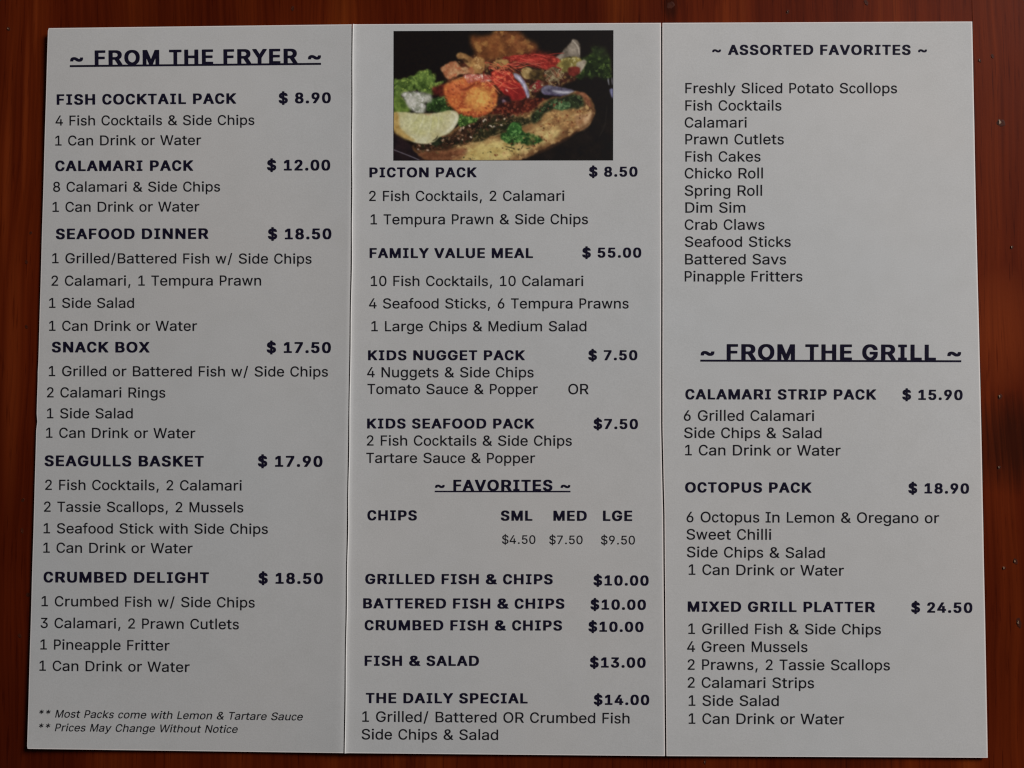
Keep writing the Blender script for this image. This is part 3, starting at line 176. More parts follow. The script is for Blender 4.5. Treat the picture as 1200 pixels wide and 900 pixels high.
BOLD = {"A":[776,[[32,2,209,2,219,10,284,186,297,188,491,186,558,10,567,2,729,0,745,3,752,10,752,42,485,722,465,727,337,727,288,722,23,42,23,10],[337,319,385,460,440,322,425,316]]],"B":[762,[[95,2,423,0,519,7,567,18,615,38,646,58,669,82,693,122,706,170,708,218,702,266,691,298,671,330,640,362,614,378,616,386,650,418,668,450,678,490,677,554,671,586,654,626,612,674,543,710,471,725,119,727,90,722,85,706,85,18],[287,128,280,130,282,306,391,306,431,300,479,274,505,242,516,210,510,186,495,165,471,146,415,129],[287,431,280,434,280,594,295,599,415,595,447,581,475,554,485,530,485,506,468,474,441,450,391,432]]],"C":[724,[[323,-7,403,-9,467,-3,529,17,570,41,607,73,643,121,665,169,679,225,677,257,667,263,515,264,502,257,486,209,458,169,419,139,379,125,341,137,305,161,281,185,252,233,236,281,227,337,228,393,239,457,254,497,278,537,299,561,339,589,379,602,436,577,475,537,508,465,659,463,671,465,678,473,678,505,666,553,646,601,618,641,587,673,547,701,507,719,459,731,387,736,299,732,233,713,188,689,135,641,105,601,72,529,58,473,49,377,51,297,71,201,104,129,154,65,195,34,259,4]]],"D":[830,[[94,2,390,0,502,10,558,25,606,46,679,98,728,162,749,210,770,298,773,370,769,434,749,522,710,594,676,634,638,664,574,697,518,715,470,723,126,727,89,722,84,706,84,18],[286,128,279,130,279,138,279,594,294,599,374,598,438,585,473,570,516,538,542,506,566,458,575,426,581,362,567,274,533,210,502,178,470,157,398,133]]],"E":[683,[[93,2,589,0,613,2,621,9,623,114,613,125,273,130,273,298,277,302,586,306,595,322,595,402,591,426,573,431,273,434,273,594,285,599,611,602,619,618,619,706,615,722,589,727,157,727,88,722,83,706,83,18]]],"F":[650,[[91,2,243,0,259,3,266,10,267,290,539,294,559,298,564,314,564,402,557,418,283,421,267,426,267,594,283,599,587,602,595,618,594,714,591,722,571,727,427,727,115,727,85,722,81,706,81,18]]],"G":[811,[[360,-7,495,-6,562,9,607,28,643,49,694,97,728,153,745,201,755,281,755,377,751,386,735,391,415,391,389,385,387,281,391,269,415,264,551,264,563,257,545,209,519,175,481,145,439,128,415,124,391,130,327,163,284,209,256,265,246,305,241,361,247,425,257,465,281,513,303,543,343,577,367,589,415,603,479,580,526,537,567,465,727,463,741,465,749,473,749,505,735,553,715,593,687,633,620,689,575,711,527,726,439,736,335,733,280,721,215,694,173,665,116,601,82,537,65,481,54,377,56,297,78,201,114,129,171,65,215,34,287,4]]],"H":[837,[[93,2,253,0,275,10,276,306,285,308,561,306,562,10,572,2,589,0,725,0,749,5,754,26,754,706,750,722,725,727,597,727,565,721,561,442,557,437,357,435,285,436,276,442,276,706,271,722,253,727,133,727,87,722,83,706,83,18]]],"I":[546,[[83,2,443,0,463,2,472,10,469,122,451,127,371,128,364,130,364,138,364,594,371,599,467,603,473,618,473,698,467,723,443,727,107,727,83,725,75,718,75,608,91,600,171,599,183,594,183,130,91,127,76,122,73,18]]],"K":[771,[[94,2,254,0,270,3,277,10,278,226,326,278,542,3,718,0,742,7,742,46,466,402,467,410,742,682,745,706,741,722,718,727,606,727,527,722,278,478,278,706,273,722,254,727,158,727,89,722,84,706,84,18]]],"L":[637,[[93,2,565,0,583,2,592,10,593,114,581,126,271,130,271,706,269,718,261,725,109,727,87,722,83,714,83,18]]],"M":[948,[[87,2,239,0,261,10,263,311,387,10,396,2,535,0,559,8,679,303,684,290,685,10,694,2,711,0,863,3,870,18,870,706,866,722,847,727,735,727,671,727,650,722,479,295,471,294,298,722,279,727,191,727,103,727,81,722,77,706,77,18]]],"N":[847,[[93,2,253,0,269,3,275,10,277,411,557,7,581,0,733,0,754,2,763,10,764,706,760,722,741,727,597,727,581,724,573,717,571,338,565,322,288,722,269,727,133,727,87,722,83,706,83,18]]],"O":[850,[[368,-7,513,-4,593,16,641,41,701,89,729,123,767,193,784,249,795,353,793,425,783,481,754,561,724,609,671,665,601,707,553,723,457,736,353,733,297,723,233,698,180,665,126,609,96,561,67,481,55,377,58,297,77,209,103,153,150,89,217,37,297,4],[409,127,347,153,308,185,289,209,264,257,251,297,245,369,259,457,291,521,328,561,351,577,385,593,425,603,465,593,499,577,522,561,559,521,591,457,600,425,606,361,600,305,590,265,576,233,545,187,515,161,474,137,433,125]]],"P":[733,[[94,2,254,0,276,10,278,244,454,249,510,258,558,274,590,292,639,338,666,386,676,418,682,474,681,530,675,562,654,613,635,642,598,676,534,709,454,725,118,727,88,722,84,706,84,18],[278,376,278,596,390,597,427,586,454,568,478,538,490,490,483,450,459,410,430,389,390,376]]],"R":[782,[[99,2,267,0,287,10,288,258,299,262,371,262,384,258,537,10,547,2,723,0,747,6,750,42,595,290,635,311,675,346,705,394,720,450,722,514,713,570,692,618,651,665,627,682,571,708,483,725,123,727,93,722,89,706,89,18],[291,392,291,598,379,600,427,596,475,578,502,554,516,530,524,490,512,450,485,418,456,402,419,393]]],"S":[710,[[289,-10,430,-9,494,3,534,17,566,34,610,70,632,102,650,142,658,206,652,270,635,310,601,350,566,376,518,399,314,462,278,487,259,518,266,550,285,574,318,596,358,607,398,595,431,574,450,550,463,510,470,504,622,502,646,509,645,566,636,598,614,638,566,686,494,721,430,733,342,736,286,733,222,719,166,694,124,662,94,622,79,590,70,526,75,470,94,422,120,390,151,366,215,334,374,288,420,270,454,246,469,222,466,190,444,158,406,132,358,119,318,128,278,150,254,180,242,222,235,230,78,233,62,231,54,225,53,190,64,134,86,92,110,63,150,32,182,15,238,-2]]],"T":[682,[[260,2,411,0,432,10,433,594,443,599,611,599,635,603,641,618,641,698,635,723,603,727,75,727,51,725,43,718,41,618,49,602,235,599,250,594,250,18,251,10]]],"U":[812,[[343,-9,474,-9,562,10,618,37,653,63,694,111,711,143,729,207,732,247,732,711,722,724,570,727,544,719,542,271,537,231,520,191,492,159,454,135,410,123,362,134,322,158,292,191,275,231,269,271,268,719,250,726,210,727,106,727,82,719,80,247,83,207,95,159,114,118,136,87,186,42,250,10]]],"V":[764,[[293,2,464,0,484,10,739,682,741,714,736,723,712,727,584,727,551,722,384,265,212,722,192,727,72,727,26,722,24,682,283,10]]],"W":[1128,[[241,2,417,0,441,6,561,392,569,383,684,10,693,2,713,0,889,4,1103,682,1100,722,1081,727,961,727,909,722,793,329,785,323,665,722,633,727,465,723,345,332,337,322,218,722,169,727,49,727,27,722,25,682,232,10]]],"X":[764,[[35,2,219,2,379,216,387,214,545,2,715,0,731,3,738,10,738,42,733,50,500,370,500,378,723,682,721,722,667,727,547,727,528,722,387,530,379,531,241,722,171,727,67,727,45,722,41,714,43,682,268,370,27,44,26,10]]],"Y":[737,[[285,2,440,0,461,10,464,290,712,682,711,722,656,727,544,727,519,722,368,485,219,722,200,727,72,727,26,722,22,714,24,682,273,290,275,18,276,10]]],"1":[711,[[112,2,600,0,618,2,627,10,628,106,624,119,600,124,480,125,472,130,472,706,464,724,280,725,117,610,115,490,120,480,136,475,200,476,280,529,286,522,286,130,272,124,111,122,102,106,102,18]]],"2":[711,[[95,2,599,0,616,2,625,10,626,114,615,125,345,130,485,274,548,346,582,394,606,450,615,530,612,562,599,610,567,660,509,706,455,727,415,734,327,736,263,729,223,718,175,693,151,673,119,634,98,586,89,546,88,490,99,482,263,483,270,490,277,538,294,570,319,593,351,607,384,594,407,575,426,546,432,514,415,466,375,410,86,106,85,18]]],"3":[711,[[282,-7,407,-7,483,9,534,33,564,56,594,89,613,121,629,177,631,225,624,281,609,321,583,361,540,398,504,417,446,433,441,441,600,617,603,713,596,723,132,727,97,721,93,617,100,604,332,600,348,594,213,441,213,337,228,329,324,327,372,315,420,281,440,241,443,209,428,169,393,137,348,121,312,129,275,153,257,177,246,217,237,225,84,227,68,225,59,217,61,169,71,129,84,102,113,65,148,36,188,15]]],"4":[711,[[390,2,552,2,562,10,563,18,563,138,639,141,655,146,657,154,655,260,639,267,575,268,563,274,560,466,535,473,393,474,517,682,519,714,515,722,503,726,359,727,337,722,53,250,53,154,63,142,379,138,380,18],[279,269,272,274,375,445,380,434,380,274,367,268]]],"5":[711,[[288,-7,410,-7,482,10,514,26,555,57,583,89,610,137,626,201,623,305,602,369,562,425,510,465,458,485,410,493,298,492,289,497,300,593,306,599,586,602,594,609,595,665,595,713,586,724,162,727,132,721,90,377,91,345,106,336,194,327,250,326,266,330,306,354,346,364,378,351,405,329,427,297,439,265,439,217,422,177,394,144,354,123,327,129,292,153,271,185,263,217,250,224,106,225,81,217,80,185,89,137,102,105,131,65,169,33,197,17,243,1]]],"6":[711,[[297,-7,423,-6,459,1,511,22,540,41,579,81,599,113,615,153,623,193,623,281,609,337,583,385,543,425,500,449,463,461,385,473,532,681,535,713,527,724,375,727,343,721,160,457,119,385,97,329,86,273,86,201,93,161,116,105,153,57,195,25,252,1],[335,128,303,152,285,177,272,209,269,241,279,281,299,313,327,337,359,347,394,329,417,305,437,265,441,225,425,177,399,145,359,121]]],"7":[711,[[140,2,301,0,321,10,625,602,628,706,623,722,597,727,157,727,87,722,83,706,83,618,92,602,397,600,415,594,133,46,131,10]]],"8":[711,[[291,-7,423,-7,468,1,519,18,567,46,596,73,623,113,638,161,640,233,630,281,600,337,556,377,553,385,584,417,607,465,615,529,607,596,586,641,550,681,503,711,449,729,383,736,303,735,255,728,211,713,175,693,135,657,110,617,98,577,94,521,102,465,126,417,156,385,154,377,110,337,80,281,69,209,78,137,103,87,159,35,223,6],[351,119,318,129,282,153,265,177,256,209,267,249,294,281,327,301,359,309,392,297,424,273,446,241,454,209,444,177,418,145,391,129],[351,440,319,455,300,473,286,497,280,529,290,561,310,585,335,601,359,606,390,593,408,577,423,553,430,521,420,489,401,465,375,447]]],"9":[711,[[186,2,343,0,367,6,547,266,600,362,624,450,623,530,613,578,596,618,561,666,534,690,487,716,431,732,375,736,295,734,239,722,199,705,151,669,117,626,101,594,87,538,87,450,100,394,125,346,163,306,215,276,271,262,327,258,176,42,176,10],[343,383,312,402,291,426,273,466,269,498,279,536,299,570,327,594,359,606,395,586,418,562,434,530,442,490,433,450,408,410,367,382]]],"0":[711,[[303,-7,434,-4,490,12,530,35,569,73,601,121,628,193,640,249,647,353,645,433,631,521,603,601,579,641,533,689,474,721,426,733,346,736,282,732,219,713,179,689,133,641,109,601,82,529,72,481,64,377,66,297,81,201,110,121,149,65,185,33,242,4],[346,126,301,161,273,209,253,289,247,369,256,457,274,521,311,577,354,605,378,595,401,577,437,521,455,457,464,361,455,265,427,185,411,161,385,137,362,124]]],"$":[711,[[286,-97,406,-99,430,-93,434,-81,436,-9,510,7,585,47,629,95,649,135,657,167,659,215,655,263,646,291,624,327,598,354,553,383,442,423,435,431,438,568,457,535,463,511,473,503,630,502,646,508,649,519,639,591,615,639,574,681,521,711,435,735,434,815,422,824,285,823,277,815,276,735,198,710,142,678,110,645,90,615,73,559,75,471,85,439,102,411,126,385,174,353,276,311,276,167,270,158,256,175,242,223,232,231,70,233,54,225,52,215,64,135,89,87,134,42,182,15,274,-9,277,-89],[438,152,438,260,462,238,472,207,459,175],[270,496,258,527,270,556,274,551,276,527,275,503]]],"&":[862,[[313,-7,474,-5,543,9,594,26,602,25,626,4,642,0,818,0,834,2,844,9,842,46,742,145,771,193,785,233,793,289,794,337,790,345,762,350,602,347,594,337,586,288,500,369,502,377,578,425,618,463,642,505,651,553,643,617,621,657,572,697,515,721,450,732,386,733,322,731,265,721,210,699,173,673,146,639,133,609,127,553,134,497,148,465,201,401,200,393,119,337,72,281,60,249,56,209,65,137,98,83,162,33,234,6],[354,119,314,135,290,153,272,177,264,201,286,241,330,277,473,145,402,119,378,115],[370,494,338,537,334,561,358,593,394,608,426,591,444,561,418,524]]],"~":[867,[[488,185,545,179,609,183,657,197,690,217,719,249,737,289,743,353,743,377,737,389,601,389,585,337,569,321,545,314,442,377,393,399,345,408,273,408,233,400,193,383,161,357,137,321,125,265,124,209,129,199,265,198,273,209,281,250,295,265,313,274,340,265,433,206]]],".":[361,[[120,2,155,-5,219,-4,251,8,273,26,286,58,287,114,280,146,261,170,219,189,163,190,123,183,91,161,75,130,75,58,89,26]]]}

# ------------------------------------------------------------------ materials
def wood_material(name, seed, tone, red):
    """dark red-brown stained timber under a worn gloss varnish, grain along y"""
    k = NT(name)
    pos = k.n('ShaderNodeNewGeometry').outputs['Position']
    mp = k.mapping(pos, (1, 1, 1), (seed * 0.37, seed * 0.21, 0))
    wav = k.noise(k.mapping(mp, (30, 7, 1)), 1.0, 2, .5)
    sep = k.n('ShaderNodeSeparateXYZ'); k.l(mp, sep.inputs[0])
    xw = k.math('ADD', sep.outputs[0], k.math('MULTIPLY', k.math('SUBTRACT', wav, .5), .016))
    cmb = k.n('ShaderNodeCombineXYZ'); k.l(xw, cmb.inputs[0]); k.l(sep.outputs[1], cmb.inputs[1])
    bent = cmb.outputs[0]
    broad = k.noise(k.mapping(bent, (62, 1.6, 1)), 1.0, 3, .55)          # growth bands
    fine = k.noise(k.mapping(bent, (820, 16, 1)), 1.0, 3, .6)            # fibre
    pore = k.noise(k.mapping(mp, (1500, 70, 1)), 1.0, 2, .5)             # short dark pores
    blot = k.noise(k.mapping(mp, (14, 9, 1)), 1.0, 3, .5)                # uneven stain
    c = k.ramp(broad, [(.28, (.078 * tone, .0080 * tone, .0012 * tone)), (.45, (.104 * tone, .0118 * tone, .0018 * tone)),
                       (.58, (.128 * tone, .0165 * tone * red, .0024 * tone)), (.74, (.185 * tone, .031 * tone * red, .0042 * tone))])
    # a knot, and other dark and pale oval patches mixed into the colour
    for (kx, ky, rx, ry, amt, kc) in PATCHES:
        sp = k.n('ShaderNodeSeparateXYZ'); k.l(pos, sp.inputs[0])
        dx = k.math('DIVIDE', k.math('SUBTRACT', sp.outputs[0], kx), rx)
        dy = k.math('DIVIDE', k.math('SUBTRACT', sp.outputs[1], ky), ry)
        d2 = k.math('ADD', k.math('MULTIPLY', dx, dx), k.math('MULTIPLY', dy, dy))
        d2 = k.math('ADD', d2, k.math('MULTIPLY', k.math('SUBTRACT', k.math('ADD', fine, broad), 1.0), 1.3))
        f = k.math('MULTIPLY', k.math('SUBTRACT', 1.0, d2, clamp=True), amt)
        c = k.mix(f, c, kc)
    c = k.mix(1.0, c, k.ramp(fine, [(.30, (.76, .70, .68)), (.52, (1, 1, 1)), (.72, (1.20, 1.26, 1.3))]), 'MULTIPLY')
    c = k.mix(1.0, c, k.ramp(blot, [(.30, (.70, .66, .64)), (.52, (1, 1, 1)), (.72, (1.18, 1.2, 1.15))]), 'MULTIPLY')
    c = k.mix(1.0, c, k.ramp(pore, [(.30, (.66, .56, .5)), (.40, (1, 1, 1))]), 'MULTIPLY')
    k.l(c, k.p.inputs['Base Color'])
    k.p.inputs['Roughness'].default_value = .55
    k.p.inputs['Specular IOR Level'].default_value = .03
    k.p.inputs['Coat Weight'].default_value = .055
    smear = k.noise(k.mapping(mp, (90, 60, 1)), 1.0, 4, .65)
    k.l(k.ramp(smear, [(.3, (.07,) * 3), (.7, (.17,) * 3)]), k.p.inputs['Coat Roughness'])
    h = k.math('ADD', k.math('MULTIPLY', fine, .6), k.math('MULTIPLY', k.noise(pos, 900, 3, .6), .5))
    b = k.n('ShaderNodeBump'); b.inputs['Strength'].default_value = .25; b.inputs['Distance'].default_value = .00010
    k.l(h, b.inputs['Height']); k.l(b.outputs[0], k.p.inputs['Normal']); k.l(b.outputs[0], k.p.inputs['Coat Normal'])
    return k.m

def paper_material(name, base, worn=False):
    k = NT(name)
    pos = k.n('ShaderNodeNewGeometry').outputs['Position']
    n1 = k.noise(pos, 9, 3, .5); n2 = k.noise(pos, 2600, 3, .6); n3 = k.noise(pos, 130, 4, .6)
    c = k.ramp(n1, [(.3, (base[0] * .965, base[1] * .985, base[2] * 1.0)), (.7, (base[0] * 1.02, base[1] * 1.0, base[2] * .985))])
    c = k.mix(1.0, c, k.ramp(n3, [(.25, (.965, .965, .96)), (.6, (1.005, 1.005, 1.005))]), 'MULTIPLY')
    c = k.mix(1.0, c, k.ramp(n2, [(.25, (.93, .93, .93)), (.75, (1.06, 1.06, 1.06))]), 'MULTIPLY')
    k.l(c, k.p.inputs['Base Color'])
    k.p.inputs['Roughness'].default_value = .75; k.p.inputs['Specular IOR Level'].default_value = .10
    b = k.n('ShaderNodeBump'); b.inputs['Strength'].default_value = .25; b.inputs['Distance'].default_value = .00004
    k.l(n2, b.inputs['Height']); k.l(b.outputs[0], k.p.inputs['Normal'])
    return k.m

def ink_material(name, base):
    k = NT(name)
    pos = k.n('ShaderNodeNewGeometry').outputs['Position']
    n = k.noise(pos, 1800, 3, .6)
    k.l(k.ramp(n, [(.3, tuple(v * .75 for v in base)), (.7, tuple(v * 1.5 for v in base))]), k.p.inputs['Base Color'])
    k.p.inputs['Roughness'].default_value = .7; k.p.inputs['Specular IOR Level'].default_value = .06
    return k.m

def plain(name, base, rough=.5, spec=.4, coat=0.0):
    k = NT(name)
    pos = k.n('ShaderNodeNewGeometry').outputs['Position']
    n = k.noise(pos, 700, 3, .6)
    k.l(k.ramp(n, [(.3, tuple(v * .7 for v in base)), (.7, tuple(v * 1.3 for v in base))]), k.p.inputs['Base Color'])
    k.p.inputs['Roughness'].default_value = rough; k.p.inputs['Specular IOR Level'].default_value = spec
    k.p.inputs['Coat Weight'].default_value = coat; k.p.inputs['Coat Roughness'].default_value = .15
    return k.m

def table_pt(u, v): return hits(u, v, top_z)
PATCHES = []  # oval dark and pale patches of the boards, one of them a knot
DARK_PATCH, PALE_PATCH = (.036, .006, .0018), (.30, .052, .010)
for (u, v, ru, rv, amt, kc) in ((786, 6, 12, 20, .75, DARK_PATCH), (1180, 520, 52, 62, .85, DARK_PATCH), (1010, 893, 60, 9, .4, DARK_PATCH),
                                (1174, 385, 44, 75, .38, PALE_PATCH), (14, 440, 12, 190, .26, PALE_PATCH),
                                (30, 130, 4, 130, .35, PALE_PATCH), (8, 210, 6, 120, .3, PALE_PATCH), (42, 15, 4, 60, .3, PALE_PATCH)):
    x, y, _ = table_pt(u, v); PATCHES.append((x, y, ru * .000253, rv * .000253, amt, kc))

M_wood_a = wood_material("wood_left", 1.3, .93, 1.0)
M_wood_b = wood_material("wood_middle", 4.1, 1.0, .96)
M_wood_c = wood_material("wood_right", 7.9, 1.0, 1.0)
M_wood_side = plain("wood_edge", (.05, .012, .005), .6)
M_paper = paper_material("white_card", (.590, .588, .580))
M_core = paper_material("card_cut_edge", (.86, .80, .77))
M_worn = paper_material("worn_fold", (.92, .90, .87))
M_ink = ink_material("black_ink", (.0080, .0065, .0190))
M_grey_ink = ink_material("dark_grey_ink", (.010, .0095, .013))
M_gap_shade = plain("painted_gap_shade", (.012, .010, .009), .9, .0)  # near-black, paints the shade inside the fold gaps
M_dent = plain("dark_dent", (.055, .010, .003), .7, .12, 0)
M_spot = plain("pale_spot", (.26, .16, .10), .6, .3, 0)

# ------------------------------------------------------------------ the table
table = bpy.data.objects.new("table", None); COL.objects.link(table)
tag(table, "dark red-brown varnished wooden table top with small dents and pale spots, under the menu", "table")
def plank(xa, xb, mat):
    """board with rounded long edges; tops meet in a hair-thin joint"""
    r = .00009; pr = [(xa + .000002, -.028), (xa + .000002, -r)]
    pr += [(xa + r, 0), (xb - r, 0), (xb - .000002, -r), (xb - .000002, -.028)]
    ys = [-.42, .42]; V = []; F = []
    for y in ys: V += [(x, y, z) for x, z in pr]
    n = len(pr)
    for i in range(n): j = (i + 1) % n; F.append((i, j, n + j, n + i)[::-1])
    F.append(tuple(range(n))); F.append(tuple(range(2 * n - 1, n - 1, -1)))
    return mesh_obj("plank", V, F, mat, table)
x1 = table_pt(781, 450)[0]; x2 = table_pt(1149, 450)[0]
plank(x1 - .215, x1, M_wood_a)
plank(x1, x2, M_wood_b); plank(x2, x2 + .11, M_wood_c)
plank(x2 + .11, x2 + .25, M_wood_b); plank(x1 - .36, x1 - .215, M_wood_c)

def dent(u, v, r, spot):
    """shallow crater in the varnish: raised lip, sunk middle, sometimes a pale spot in it"""
    x, y, _ = table_pt(u, v); r *= .000253 * (.8 if spot or u > 300 else .6)
    N = 14; V = []; F = []
    rings = ((1.0, 0.00001), (.75, .00005), (.42, .00002), (.18, .00001)); ph = random.random() * 6
    el = random.uniform(1.1, 1.7)
    for q, (rr, z) in enumerate(rings):
        for i in range(N):
            a = 2 * math.pi * i / N; w = 1 + .2 * math.sin(2 * a + ph) + .12 * math.sin(5 * a + ph * 2)
            V.append((x + math.cos(a) * r * rr * w, y + math.sin(a) * r * rr * w * el, z + (.00004 * math.sin(a + ph) if q == 1 else 0)))
    V.append((x, y, .00002))
    for q in range(3):
        for i in range(N): F.append((q * N + i, q * N + (i + 1) % N, (q + 1) * N + (i + 1) % N, (q + 1) * N + i))
    for i in range(N): F.append((3 * N + i, 3 * N + (i + 1) % N, 4 * N))
    mesh_obj("dent", V, F, M_dent, table, True)
    if spot:
        V = []; F = []; s = spot * .000253; px, py = x - s * .7, y + s * .3  # small pale spot, set off-centre on the dent
        for q, (rr, z) in enumerate(((1, .00004), (.7, .00022))):
            for i in range(8):
                a = 2 * math.pi * i / 8; w = 1 + .3 * math.sin(3 * a + ph)
                V.append((px + math.cos(a) * s * rr * w * .7, py + math.sin(a) * s * rr * w * 1.2, z))
        for i in range(8): F.append((i, (i + 1) % 8, 8 + (i + 1) % 8, 8 + i))
        F.append(tuple(range(8, 16)))
        mesh_obj("spot", V, F, M_spot, table, True)
for d in DENTS: dent(*d)

# ------------------------------------------------------------------ the menu
menu = bpy.data.objects.new("menu", None); COL.objects.link(menu)
tag(menu, "white three-panel folded takeaway menu of fish and chips with a printed food photo", "menu")

def poly_at(pts, t):
    """x of a polyline given as (v, u) pairs at height v"""
    for (a, ua), (b, ub) in zip(pts, pts[1:]):
        if t <= b or (b, ub) == pts[-1]: return ua + (ub - ua) * (t - a) / (b - a)

def side(pts, v_extra=0): return pts
LEFT = [(33, 57.0), (36.5, 56.1), (300, 48.4), (425, 44.9), (433, 44.2), (442, 44.3), (470, 43.4), (488, 42.9), (494, 43.7), (500, 42.5), (585, 40.2), (874, 31.8), (877.5, 32.3)]
FOLD1 = [(28.5, 413.2), (280, 412.3), (420, 410.5), (600, 407.8), (882.5, 403.8)]
FOLD2 = [(26.8, 775.6), (300, 775.7), (500, 775.7), (560, 776.9), (600, 778.0), (886, 780.3)]
RIGHT = [(25.2, 1139.4), (200, 1142.8), (300, 1145.0), (450, 1148.9), (600, 1151.9), (888, 1157.6)]
rw = random.Random(3)
WOB = [(rw.uniform(.02, .09), rw.uniform(0, 6), rw.uniform(-.25, .25)) for _ in range(9)]
def wob(v, s): return sum(a * math.sin(f * v + p) for f, p, a in WOB[s:s + 4])

def panel(name_label, A, B, a_gap, b_gap, a_fold, b_fold, ws, cores):
    """one leaf of the card: a thin solid with soft cut edges; the long folded sides roll down"""
    root_v = []
    NV = 90; NU = 26
    TH = .00030
    us = [0, .0028, .006, .014] + [.03 + .94 * i / NU for i in range(NU + 1)] + [.986, .992, .9965, 1]
    V = []; rows = len(us); grid = []
    ss = [0, .0011] + [.004 + .992 * q / (NV - 4) for q in range(NV - 3)] + [.9989, 1]
    for j in range(NV + 1):
        s = ss[j]; row = []
        va = A[0][0] + (A[-1][0] - A[0][0]) * s; vb = B[0][0] + (B[-1][0] - B[0][0]) * s
        ua = poly_at(A, va) + a_gap + (wob(va, ws) if a_fold else .25 * wob(va, ws))
        ub = poly_at(B, vb) - b_gap + (wob(vb, ws + 1) if b_fold else .25 * wob(vb, ws + 1))
        for t in us:
            u = ua + (ub - ua) * t; v = va + (vb - va) * t
            x, y, z = hits(u, v, sheet_z)
            ea = (u - ua) * .000253; eb = (ub - u) * .000253
            for e, fold in ((ea, a_fold), (eb, b_fold)):
                if fold: z += .00022 * math.exp(-(e / .0005) ** 2)
                else: z -= .00002 * max(0, 1 - e / .0004)
            row.append((x, y, z))
        grid.append(row)
    n = rows; V = [p for r in grid for p in r]; base = len(V)
    V += [(x, y, z - TH) for (x, y, z) in V]
    F = []; MI = []
    for j in range(NV):
        for i in range(n - 1):
            a, b, c, d = j * n + i, (j + 1) * n + i, (j + 1) * n + i + 1, j * n + i + 1
            F.append((a, b, c, d))
            worn = (a_fold and i <= a_fold - 1) or (b_fold and i >= n - 1 - b_fold)
            MI.append(2 if worn else (1 if ((i == 0 and cores[0]) or (i == n - 2 and cores[1]) or j in (0, NV - 1)) else 0))
            F.append((base + a, base + d, base + c, base + b)); MI.append(0)
    def rim(idx):
        for p, q in zip(idx, idx[1:]):
            F.append((p, q, base + q, base + p)); MI.append(1)
    rim([i for i in range(n)][::1]); rim([j * n + n - 1 for j in range(NV + 1)])
    rim([NV * n + i for i in range(n)][::-1]); rim([j * n for j in range(NV + 1)][::-1])
    o = mesh_obj("card_panel", V, F, [M_paper, M_core, M_worn], menu, True, MI)
    o['label'] = name_label
    return o
P_left = panel("left card panel headed FROM THE FRYER", LEFT, FOLD1, 0, 1.35, 0, 0, 0, (1, 0))
P_mid = panel("middle card panel with the food photo", FOLD1, FOLD2, .35, 1.0, 1, 0, 1, (1, 1))
P_right = panel("right card panel headed ASSORTED FAVORITES", FOLD2, RIGHT, .8, 0, 0, 0, 2, (1, 1))

def gap_shade(A):  # dark strip added below a fold gap, standing in for its shade
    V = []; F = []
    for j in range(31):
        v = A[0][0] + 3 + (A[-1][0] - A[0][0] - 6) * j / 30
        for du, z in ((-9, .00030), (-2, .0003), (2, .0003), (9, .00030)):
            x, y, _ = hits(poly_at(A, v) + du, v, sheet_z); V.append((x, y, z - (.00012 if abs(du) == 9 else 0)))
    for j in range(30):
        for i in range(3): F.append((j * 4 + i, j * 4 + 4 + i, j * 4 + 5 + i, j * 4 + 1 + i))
    mesh_obj("fold_gap_shade", V, F, M_gap_shade, menu, True)
gap_shade(FOLD1); gap_shade(FOLD2)

# ------------------------------------------------------------------ the lettering
PANELS = {'L': P_left, 'M': P_mid, 'R': P_right}
FACES = {}
def glyph(ch, style):
    key = (ch, style)
    if key not in FACES:
        adv, loops = (BOLD if style == 'B' else REG)[ch]
        polys = [[Vector((l[i] / 1000, l[i + 1] / 1000, 0)) for i in range(0, len(l), 2)] for l in loops]
        cu = bpy.data.curves.new("letter", 'CURVE'); cu.dimensions = '2D'; cu.fill_mode = 'BOTH'
        for q in polys:
            sp = cu.splines.new('POLY'); sp.points.add(len(q) - 1); sp.use_cyclic_u = True
            for p, w in zip(sp.points, q): p.co = (*w, 1)
        ob = bpy.data.objects.new("letter", cu); me = ob.to_mesh()
        FACES[key] = ([v.co.copy() for v in me.vertices], [tuple(f.vertices) for f in me.polygons], adv / 1000)
        ob.to_mesh_clear(); bpy.data.objects.remove(ob); bpy.data.curves.remove(cu)
    return FACES[key]
